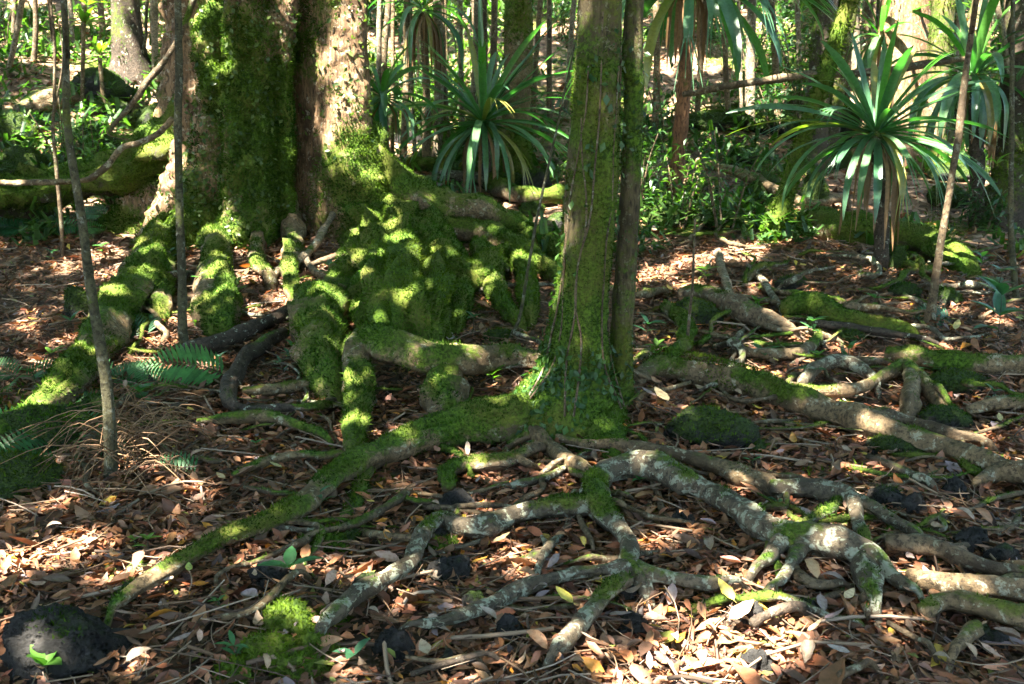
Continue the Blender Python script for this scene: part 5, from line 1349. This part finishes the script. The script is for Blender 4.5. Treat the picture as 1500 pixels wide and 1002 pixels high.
fern(640, 500, 'little fern at the dark hollow under the moss-covered buttress', [(2.6, 0.8, 1.2), (0.4, 0.7, 1.2), (-1.0, 0.5, 1.1)], 0.2, (0.04, 0.14, 0.04))
fern(450, 470, 'small fern tuft by the mossy root stump', [(2.6, 0.8, 1.2), (0.4, 0.7, 1.2), (-0.5, 0.6, 1.1)], 0.2, (0.05, 0.16, 0.05))
# ------------------------------------------------------------------ seedlings
def seedling(px, py, h, n, L, col, label, W=0.42, elev=0.25, group='seedlings on the forest floor'):
    g = ground_hit(px, py)
    o = thing('seedling', g, label, 'seedling', group)
    top = g + np.array([random.uniform(-.2, .2) * h, random.uniform(-.1, .1) * h, h])
    V, F, N = tube(np.array([[*(g - [0, 0, 0.02]), 0.0035], [*((g + top) / 2 + [0.005, 0, 0]), 0.003], [*top, 0.002]]), 6, 0, 1, 0, step=0.02)
    pl = Pile(); pl.add(V, F, moss=0.0); part('stem', pl, M['stem_green'], o)
    a0 = random.uniform(0, 6.28)
    for i in range(n):
        zf = 1 - 0.45 * (i // 4)
        b = g + (top - g) * max(zf, 0.25)
        leaf_part(o, b, a0 + i * (2.4 if n != 4 else 1.57), elev + random.uniform(-0.3, 0.3), L * random.uniform(0.75, 1.1), L * W, np.array(col) * random.uniform(0.8, 1.2), i, 0.5)
    return o
seedling(422, 868, 0.10, 4, 0.13, (0.04, 0.14, 0.05), 'four-leaved seedling by the bright moss cushion')
seedling(470, 755, 0.09, 8, 0.085, (0.05, 0.13, 0.075), 'pale bluish seedling beside the long mossy root', 0.34)
seedling(214, 812, 0.06, 5, 0.055, (0.13, 0.24, 0.03), 'yellow-green seedling just above the sunlit root tip')
seedling(200, 805, 0.04, 5, 0.04, (0.13, 0.22, 0.03), 'tiny bright seedling next to the yellow-green one')
seedling(345, 975, 0.07, 7, 0.06, (0.05, 0.15, 0.06), 'small seedling on the low moss cushion', 0.36)
seedling(322, 900, 0.05, 6, 0.05, (0.06, 0.16, 0.05), 'little fern-like seedling by the thin tan root', 0.3)
seedling(522, 980, 0.05, 3, 0.075, (0.05, 0.15, 0.08), 'two-toned seedling at the bottom by the lava stones', 0.5)
seedling(70, 1006, 0.07, 4, 0.10, (0.10, 0.24, 0.04), 'large round-leaved seedling in front of the black lava boulder', 0.62, 0.5)
seedling(938, 718, 0.05, 4, 0.065, (0.03, 0.15, 0.04), 'green seedling at the forked root junction', 0.4)
seedling(945, 500, 0.12, 6, 0.15, (0.04, 0.12, 0.07), 'seedling with narrow drooping leaves behind the thinner stem', 0.26)
seedling(880, 600, 0.05, 3, 0.06, (0.05, 0.15, 0.08), 'small round-leaved seedling at the slim trunk base', 0.6)
seedling(830, 640, 0.08, 4, 0.06, (0.03, 0.10, 0.05), 'dark seedling against the ivy at the trunk base', 0.4)
seedling(1460, 500, 0.32, 9, 0.26, (0.05, 0.15, 0.09), 'broad-leaved seedling with long bluish leaves by the thin straight sapling', 0.36, 0.35)
seedling(1455, 440, 0.22, 12, 0.14, (0.10, 0.16, 0.14), 'grey-green leafy seedling behind the broad-leaved one', 0.5)
seedling(480, 480, 0.04, 4, 0.06, (0.12, 0.24, 0.05), 'bright seedling sitting on the mossy root stump', 0.6)
seedling(220, 475, 0.05, 5, 0.08, (0.12, 0.24, 0.05), 'bright seedling by the long mossy buttress root', 0.4)
seedling(120, 560, 0.06, 6, 0.07, (0.06, 0.15, 0.06), 'seedling half covered by the bowed sapling', 0.4)
seedling(375, 660, 0.04, 3, 0.055, (0.04, 0.16, 0.06), 'lone seedling in the dark litter', 0.5)
seedling(1140, 745, 0.03, 2, 0.06, (0.05, 0.15, 0.08), 'tiny seedling by the wrinkled root fork', 0.5)
seedling(1100, 690, 0.05, 2, 0.06, (0.03, 0.15, 0.06), 'upright seedling near the mossy boulder', 0.5)
rows = []
for i in range(46):
    px, py = random.uniform(0, 1500), random.uniform(270, 620)
    if 250 < px < 620 and py < 330: continue
    h = random.uniform(0.05, 0.16)
    o = seedling(px, py, h, random.randint(4, 8), random.uniform(0.06, 0.13), random.choice([(0.05, 0.14, 0.05), (0.10, 0.21, 0.03), (0.03, 0.10, 0.04), (0.06, 0.14, 0.09)]), 'x', random.uniform(0.3, 0.5))
    rows.append((o, 'small seedling' if h < 0.1 else 'leafy taller seedling', px, py))
name_all(rows, 'growing close to')

# dry twig heap around the bowed sapling
hp = Pile()
for i in range(120):
    a = ground_hit(random.gauss(190, 26), random.gauss(675, 26)); L = random.uniform(0.15, 0.6)
    yaw = random.choice([random.gauss(-2.2, 0.4), random.gauss(-1.0, 0.5), random.gauss(0.6, 0.5), random.uniform(0, 6.28)])
    e = random.uniform(-0.1, 0.55)
    d = np.array([math.cos(yaw) * math.cos(e), math.sin(yaw) * math.cos(e), math.sin(e)])
    a = np.array([a[0], a[1], a[2] + random.uniform(0.02, 0.16)]); b = a + d * L; m = (a + b) / 2 + np.array([random.gauss(0, .04), random.gauss(0, .04), 0.05])
    b[2] = max(b[2] - 0.1, float(G(b[0], b[1])) + 0.01)
    V, F, N = tube(np.array([[*a, 0.0032], [*m, 0.0026], [*b, 0.0012]]), 4, 0, 1, 0, step=L / 5)
    hp.add(V, F, col=np.array((0.17, 0.105, 0.06)) * random.uniform(0.5, 1.5))
tag(obj('dry_twig_heap', hp.mesh('dry_twig_heap', M['twig'])), 'loose heap of thin dry reddish twigs round the bowed sapling', 'twigs', None, 'stuff')

# ================================================================== LEAF LITTER
PAL = np.array((1.0, 0.70, 0.55)) * np.array([(0.17, 0.10, 0.065), (0.23, 0.145, 0.095), (0.30, 0.20, 0.135), (0.20, 0.15, 0.115), (0.10, 0.062, 0.042), (0.27, 0.15, 0.085), (0.15, 0.115, 0.095), (0.34, 0.25, 0.18), (0.06, 0.042, 0.032)])
PW = np.array([0.17, 0.17, 0.10, 0.14, 0.13, 0.11, 0.09, 0.03, 0.06]); PW = PW / PW.sum()
RARE = np.array([(0.50, 0.21, 0.03), (0.52, 0.37, 0.06), (0.20, 0.22, 0.05), (0.30, 0.11, 0.06), (0.22, 0.17, 0.18)])
def litter(n, y0, y1, pw, size, nseg, name, label, layers, wide=0.58):
    tmpl = [leaf_shape(random.uniform(0.34, 0.52), nseg, random.uniform(-0.1, 0.35), random.uniform(-0.9, 1.4), random.uniform(-0.7, 0.7), 0.12, s) for s in range(12)]
    y = y0 + (y1 - y0) * RNG.random(n) ** pw; x = RNG.uniform(-1, 1, n) * (wide * y + 1.5)
    dens = fbm(np.stack([x, y, 0 * x], -1), 1.1, 3, 41)
    kp = RNG.random(n) < np.clip(0.85 + 1.1 * dens, 0.12, 1)
    x, y = x[kp], y[kp]; n = len(x)
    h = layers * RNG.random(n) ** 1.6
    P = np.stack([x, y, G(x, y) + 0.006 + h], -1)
    sl = RNG.normal(0, 0.32, n); rl = RNG.normal(0, 0.36, n)
    R = rotz(RNG.uniform(0, 6.28, n)) @ rotx(sl) @ roty(rl)
    S = size * np.exp(RNG.normal(0, 0.42, n))
    ci = RNG.choice(len(PAL), n, p=PW)
    col = PAL[ci] * (1 + 0.32 * np.clip(RNG.normal(size=(n, 1)), -2, 2)) * (1 + 0.06 * RNG.normal(size=(n, 3)))
    rare = RNG.random(n) < 0.055
    col[rare] = RARE[RNG.integers(len(RARE), size=rare.sum())]
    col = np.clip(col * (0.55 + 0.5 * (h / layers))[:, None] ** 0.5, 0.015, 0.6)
    ti = RNG.integers(len(tmpl), size=n)
    pl = Pile()
    for i, (tv, tq) in enumerate(tmpl):
        s = ti == i
        W, F = scatter(tv - np.array([0, 0.5, 0]), tq, R[s], P[s], S[s])
        pl.add(W, [F], col=rep(col[s], len(tv)))
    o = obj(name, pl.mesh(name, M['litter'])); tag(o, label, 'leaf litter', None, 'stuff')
litter(56000, 2.3, 5.6, 0.9, 0.053, 3, 'leaf_litter', 'dense dry brown leaf litter covering the near forest floor', 0.042)
litter(56000, 5.4, 9.4, 0.85, 0.052, 2, 'middle_leaf_litter', 'dry brown leaf litter round the roots and trunks', 0.04)
litter(110000, 2.3, 8.5, 0.85, 0.021, 0, 'leaf_crumbs', 'broken bits of dead leaf in the litter', 0.03)
litter(26000, 9.0, 22.0, 1.25, 0.085, 2, 'far_leaf_litter', 'dry pinkish leaf litter on the slope behind', 0.03)
# twigs in the litter
tp = Pile()
n = 2600
for i in range(n):
    y = 2.4 + 7.0 * random.random(); x = random.uniform(-1, 1) * (0.58 * y + 0.4); L = random.uniform(0.05, 0.34) * (1 if random.random() < 0.85 else 1.8); a = random.uniform(0, 6.28)
    r = random.uniform(0.0012, 0.0034) if random.random() < 0.88 else random.uniform(0.004, 0.008)
    t = np.linspace(-0.5, 0.5, 4)
    bend = random.gauss(0, 0.09) * L
    X = x + t * L * math.cos(a) - math.sin(a) * bend * (1 - 4 * t * t); Y = y + t * L * math.sin(a) + math.cos(a) * bend * (1 - 4 * t * t)
    Z = G(X, Y) + random.uniform(0.025, 0.06) + random.gauss(0, 0.1) * t * L
    C = np.stack([X, Y, Z], -1)
    e = np.array([-math.sin(a), math.cos(a), 0]) * r; f = np.array([0, 0, r])
    V = np.stack([C + e - f * 0.6, C + f, C - e - f * 0.6], 1).reshape(-1, 3)
    F = [(q * 3 + k, q * 3 + (k + 1) % 3, q * 3 + 3 + (k + 1) % 3, q * 3 + 3 + k) for q in range(3) for k in range(3)]
    tp.add(V, [np.array(F)], col=np.array(random.choice([(0.14, 0.09, 0.055), (0.22, 0.16, 0.11), (0.08, 0.055, 0.04), (0.26, 0.2, 0.15)])) * random.uniform(0.7, 1.2))
tag(obj('twig_litter', tp.mesh('twig_litter', M['twig'])), 'thin dry twigs scattered through the leaf litter', 'twigs', None, 'stuff')

# ------------------------------------------------------------------ the leaves that can be told apart
LM_ = []
kinds = [('flat', 0.44, 0.05, 0.2, 0.1), ('curled', 0.42, 0.22, 1.9, 0.5), ('folded', 0.46, 0.5, 0.7, 0.3), ('narrow', 0.29, 0.2, 0.8, 0.4), ('humped', 0.44, 0.12, -1.4, 0.2), ('twisted', 0.40, 0.2, 0.9, 1.6)]
def big_leaf_mesh(kn, w, fo, cu, ro, sd):
    V, Q = leaf_shape(w, 8, fo, cu, ro, 0.07, sd)
    # midrib vein weight and a short stalk
    vein = np.zeros(len(V)); vein[1::3] = 1
    i0 = len(V)
    d = V[1] - V[4]; d = d / np.linalg.norm(d)
    st = np.array([V[1] + np.array([-0.008, 0, 0]), V[1] + np.array([0.008, 0, 0]), V[1] + d * 0.16 + np.array([0.004, 0, 0.02]), V[1] + d * 0.16 + np.array([-0.004, 0, 0.02])])
    V = np.concatenate([V, st]); Q = np.concatenate([Q, [[i0, i0 + 1, i0 + 2, i0 + 3]]])
    V = V - np.array([0, 0.5, 0]); V[:, 2] += 0.02 * fbm(V, 5, 2, sd)
    return mesh('fallen_leaf', V, [Q], M['fallen'], True, {'vein': np.concatenate([vein, [1, 1, 1, 1]])})
for i, kk in enumerate(kinds):
    for s in range(3): LM_.append((kk[0], big_leaf_mesh(*kk, 60 + i * 3 + s)))
def put_leaf(px, py, Lpx, yaw, col, ki, tilt=(0, 0), up=0.045):
    g = ground_hit(px, py); s = Lpx * px_size(g[1])
    cand = [m for k_, m in LM_ if k_ == ki]
    o = obj('fallen_leaf', random.choice(cand))
    o.location = (g[0], g[1], g[2] + up)
    o.rotation_euler = (tilt[0], tilt[1], yaw); o.scale = (s, s, s)
    o.color = (*col, 1)
    tag(o, 'x', 'leaf', 'single fallen leaves lying on the litter')
    return o
OR, YE, YG, PT, PU, RD, TN, GY_, BR_ = (0.55, 0.20, 0.02), (0.58, 0.40, 0.06), (0.32, 0.34, 0.06), (0.52, 0.42, 0.25), (0.22, 0.16, 0.19), (0.27, 0.10, 0.06), (0.40, 0.27, 0.17), (0.30, 0.26, 0.22), (0.20, 0.12, 0.075)
SPEC = [
 (362, 404, 26, 1.3, OR, 'folded', 'glowing orange folded leaf on the litter before the broad trunk'),
 (697, 563, 40, 0.1, OR, 'flat', 'golden-orange leaf resting by the thick mossy root and hollow'),
 (702, 850, 40, 2.6, (0.62, 0.30, 0.03), 'flat', 'bright amber leaf with a stalk between the two lichened roots'),
 (968, 598, 44, 0.35, PT, 'flat', 'large cream-coloured leaf by the thinner stem'),
 (826, 903, 44, 0.6, (0.50, 0.44, 0.07), 'flat', 'yellow-green leaf lying upon the crossing root stub'),
 (1312, 724, 30, 0.1, (0.60, 0.17, 0.03), 'curled', 'vivid orange curled leaf beyond the wrinkled root fork'),
 (568, 812, 30, 0.4, (0.55, 0.26, 0.06), 'folded', 'orange-brown leaf beside the bend of the arched root'),
 (543, 760, 16, 1.2, YE, 'flat', 'small yellow leaf upright in the dark litter'),
 (1242, 901, 34, -0.7, PT, 'flat', 'pale yellow leaf between the stout root prong and bottom litter'),
 (1220, 930, 44, -1.1, PU, 'narrow', 'long purplish leaf pointing down below the stout root prong'),
 (1100, 717, 54, 0.0, PU, 'narrow', 'long grey-purple leaf by the gnarled knuckled root'),
 (1036, 792, 26, 1.2, (0.3, 0.23, 0.27), 'folded', 'lilac-grey folded leaf beside the gnarled knuckled root'),
 (622, 982, 46, 0.3, (0.33, 0.27, 0.19), 'flat', 'big pale khaki leaf at the bottom by the dark twig'),
 (853, 822, 22, 0.2, YE, 'humped', 'yellow leaf tip behind the low straight lichened root'),
 (715, 930, 36, 0.9, GY_, 'folded', 'grey folded leaf beneath the low straight lichened root'),
 (279, 861, 26, 0.3, (0.30, 0.40, 0.08), 'flat', 'fresh green-yellow leaf near the sunlit root tip'),
 (1068, 850, 34, 1.4, (0.30, 0.13, 0.10), 'folded', 'reddish-mauve leaf at the tip of the low side root'),
 (1085, 925, 62, -0.8, TN, 'flat', 'long tan leaf lying in the sun at the large leaf patch'),
 (1062, 895, 50, 0.3, (0.40, 0.34, 0.06), 'flat', 'yellow and tan leaf at the rim of the large leaf patch'),
 (1185, 865, 52, 0.1, (0.36, 0.22, 0.11), 'humped', 'broad caramel leaf below the gnarled knuckled root'),
 (1330, 890, 30, 1.5, (0.34, 0.2, 0.12), 'curled', 'upright curled tan leaf before the bent pale root end'),
 (1355, 870, 28, 0.1, (0.36, 0.36, 0.36), 'flat', 'pale silver-grey leaf behind the bent pale root end'),
 (1225, 985, 36, 1.1, (0.26, 0.24, 0.24), 'flat', 'grey bark-like leaf standing at the bottom of the litter'),
 (1470, 960, 46, 0.6, (0.22, 0.16, 0.13), 'folded', 'dark folded leaf by the lava stone at the far edge'),
 (405, 705, 26, 1.0, (0.45, 0.42, 0.2), 'flat', 'pale green-gold leaf alone in the dark litter'),
 (325, 722, 24, 0.8, (0.4, 0.3, 0.15), 'flat', 'straw-coloured leaf under the trailing fern frond'),
 (262, 770, 34, 0.2, (0.42, 0.2, 0.1), 'curled', 'rust leaf arching beside the heap of dry twigs'),
 (170, 835, 40, 0.8, (0.45, 0.24, 0.1), 'curled', 'orange-brown curled leaf at the rim of the twiggy sun patch'),
 (15, 855, 36, 0.2, (0.58, 0.28, 0.05), 'folded', 'orange leaf in sun at the margin by the twiggy sun patch'),
 (280, 620, 20, 0.7, YE, 'flat', 'yellow leaf beneath the arching fern frond'),
 (240, 565, 12, 0.7, YE, 'flat', 'tiny yellow leaf beside the arching fern frond'),
 (278, 449, 12, 1.3, YE, 'flat', 'round yellow leaf next to the straight greenish sapling'),
 (50, 484, 16, 1.4, YE, 'flat', 'yellow leaf on the litter far from the trunks'),
 (1065, 344, 14, 0.1, (0.58, 0.34, 0.04), 'flat', 'orange-yellow leaf below the broad mossy stone'),
 (1218, 398, 22, -0.6, (0.55, 0.24, 0.04), 'folded', 'orange leaf curled on the clearing slope'),
 (1175, 402, 20, 0.0, (0.5, 0.34, 0.05), 'flat', 'yellow-brown leaf lying on the clearing slope'),
 (1117, 367, 16, 0.4, (0.58, 0.36, 0.05), 'flat', 'gold leaf in the middle of the sunlit clearing'),
 (980, 436, 18, 0.3, (0.58, 0.36, 0.05), 'flat', 'gold leaf lying beyond the thinner stem'),
 (1125, 487, 26, 0.1, (0.42, 0.38, 0.1), 'flat', 'olive-yellow leaf under the arched brown root'),
 (1400, 492, 28, -0.6, (0.44, 0.4, 0.16), 'flat', 'pale yellow leaf near the pale straight root'),
 (1112, 527, 12, 0, (0.62, 0.36, 0.03), 'flat', 'small gold leaf below the upturned tan root'),
 (1462, 632, 22, -0.3, (0.42, 0.36, 0.16), 'flat', 'pale ochre leaf beyond the far end of the long tan root'),
 (1160, 662, 40, -0.2, (0.5, 0.22, 0.04), 'narrow', 'thin orange leaf lying under the long tan root'),
 (910, 645, 18, 1.2, (0.55, 0.24, 0.03), 'folded', 'orange leaf tucked at the foot of the slim trunk'),
 (905, 600, 28, -0.7, (0.3, 0.24, 0.2), 'folded', 'grey-brown leaf leaning on the foot of the thinner stem'),
 (950, 595, 30, 0.7, (0.18, 0.13, 0.15), 'flat', 'dark purplish leaf beside the cream-coloured leaf'),
 (620, 595, 26, 0.9, (0.40, 0.27, 0.22), 'folded', 'pinkish leaf standing in the hollow under the root bridge'),
 (660, 510, 30, -0.1, (0.26, 0.23, 0.24), 'flat', 'grey leaf lying along the root bridge'),
 (595, 800, 26, -0.6, (0.25, 0.08, 0.05), 'flat', 'dark red leaf close to the arched root'),
 (1005, 690, 20, 1.2, (0.28, 0.26, 0.16), 'flat', 'dull olive leaf upright by the root above the junction'),
 (1135, 545, 16, 0.2, (0.5, 0.4, 0.1), 'flat', 'small yellow leaf near the long tan root'),
 (735, 815, 34, -0.9, (0.28, 0.22, 0.12), 'flat', 'olive-brown leaf next to the bright amber leaf'),
 (640, 680, 22, 0.4, (0.30, 0.14, 0.1), 'flat', 'dull red leaf behind the small mossy side root'),
]
for (px, py, L, a, c, ki, lab) in SPEC:
    o = put_leaf(px, py, L, a, c, ki, (random.uniform(-0.05, 0.4), random.uniform(-0.25, 0.25)), 0.085)
    o['label'] = lab
CN = [('russet', (0.27, 0.13, 0.07)), ('tan', (0.33, 0.23, 0.15)), ('chestnut', (0.17, 0.095, 0.06)), ('grey-brown', (0.23, 0.18, 0.14)), ('pinkish', (0.34, 0.22, 0.17)), ('copper', (0.36, 0.18, 0.09)), ('dark brown', (0.10, 0.062, 0.045)), ('mauve-grey', (0.23, 0.18, 0.185))]
rows = []
taken = [(s[0], s[1]) for s in SPEC]
while len(rows) < 240:
    px, py = random.uniform(5, 1495), 560 + 440 * random.random() ** 0.75
    if any((px - a) ** 2 + (py - b) ** 2 < 26 ** 2 for a, b in taken): continue
    taken.append((px, py))
    cn, cc_ = random.choice(CN); ki = random.choice(kinds)[0]
    sz_ = 0.05 + 0.055 * random.random()
    g = ground_hit(px, py)
    o = put_leaf(px, py, sz_ / px_size(g[1]), random.uniform(0, 6.28), tuple(np.array(cc_) * random.uniform(0.85, 1.15)), ki, (random.gauss(0.05, 0.3), random.gauss(0, 0.3)), random.uniform(0.055, 0.08))
    rows.append((o, f'{"large" if sz_ > 0.08 else "small"} {cn} {ki} leaf', px, py))
name_all(rows, 'on the litter by')
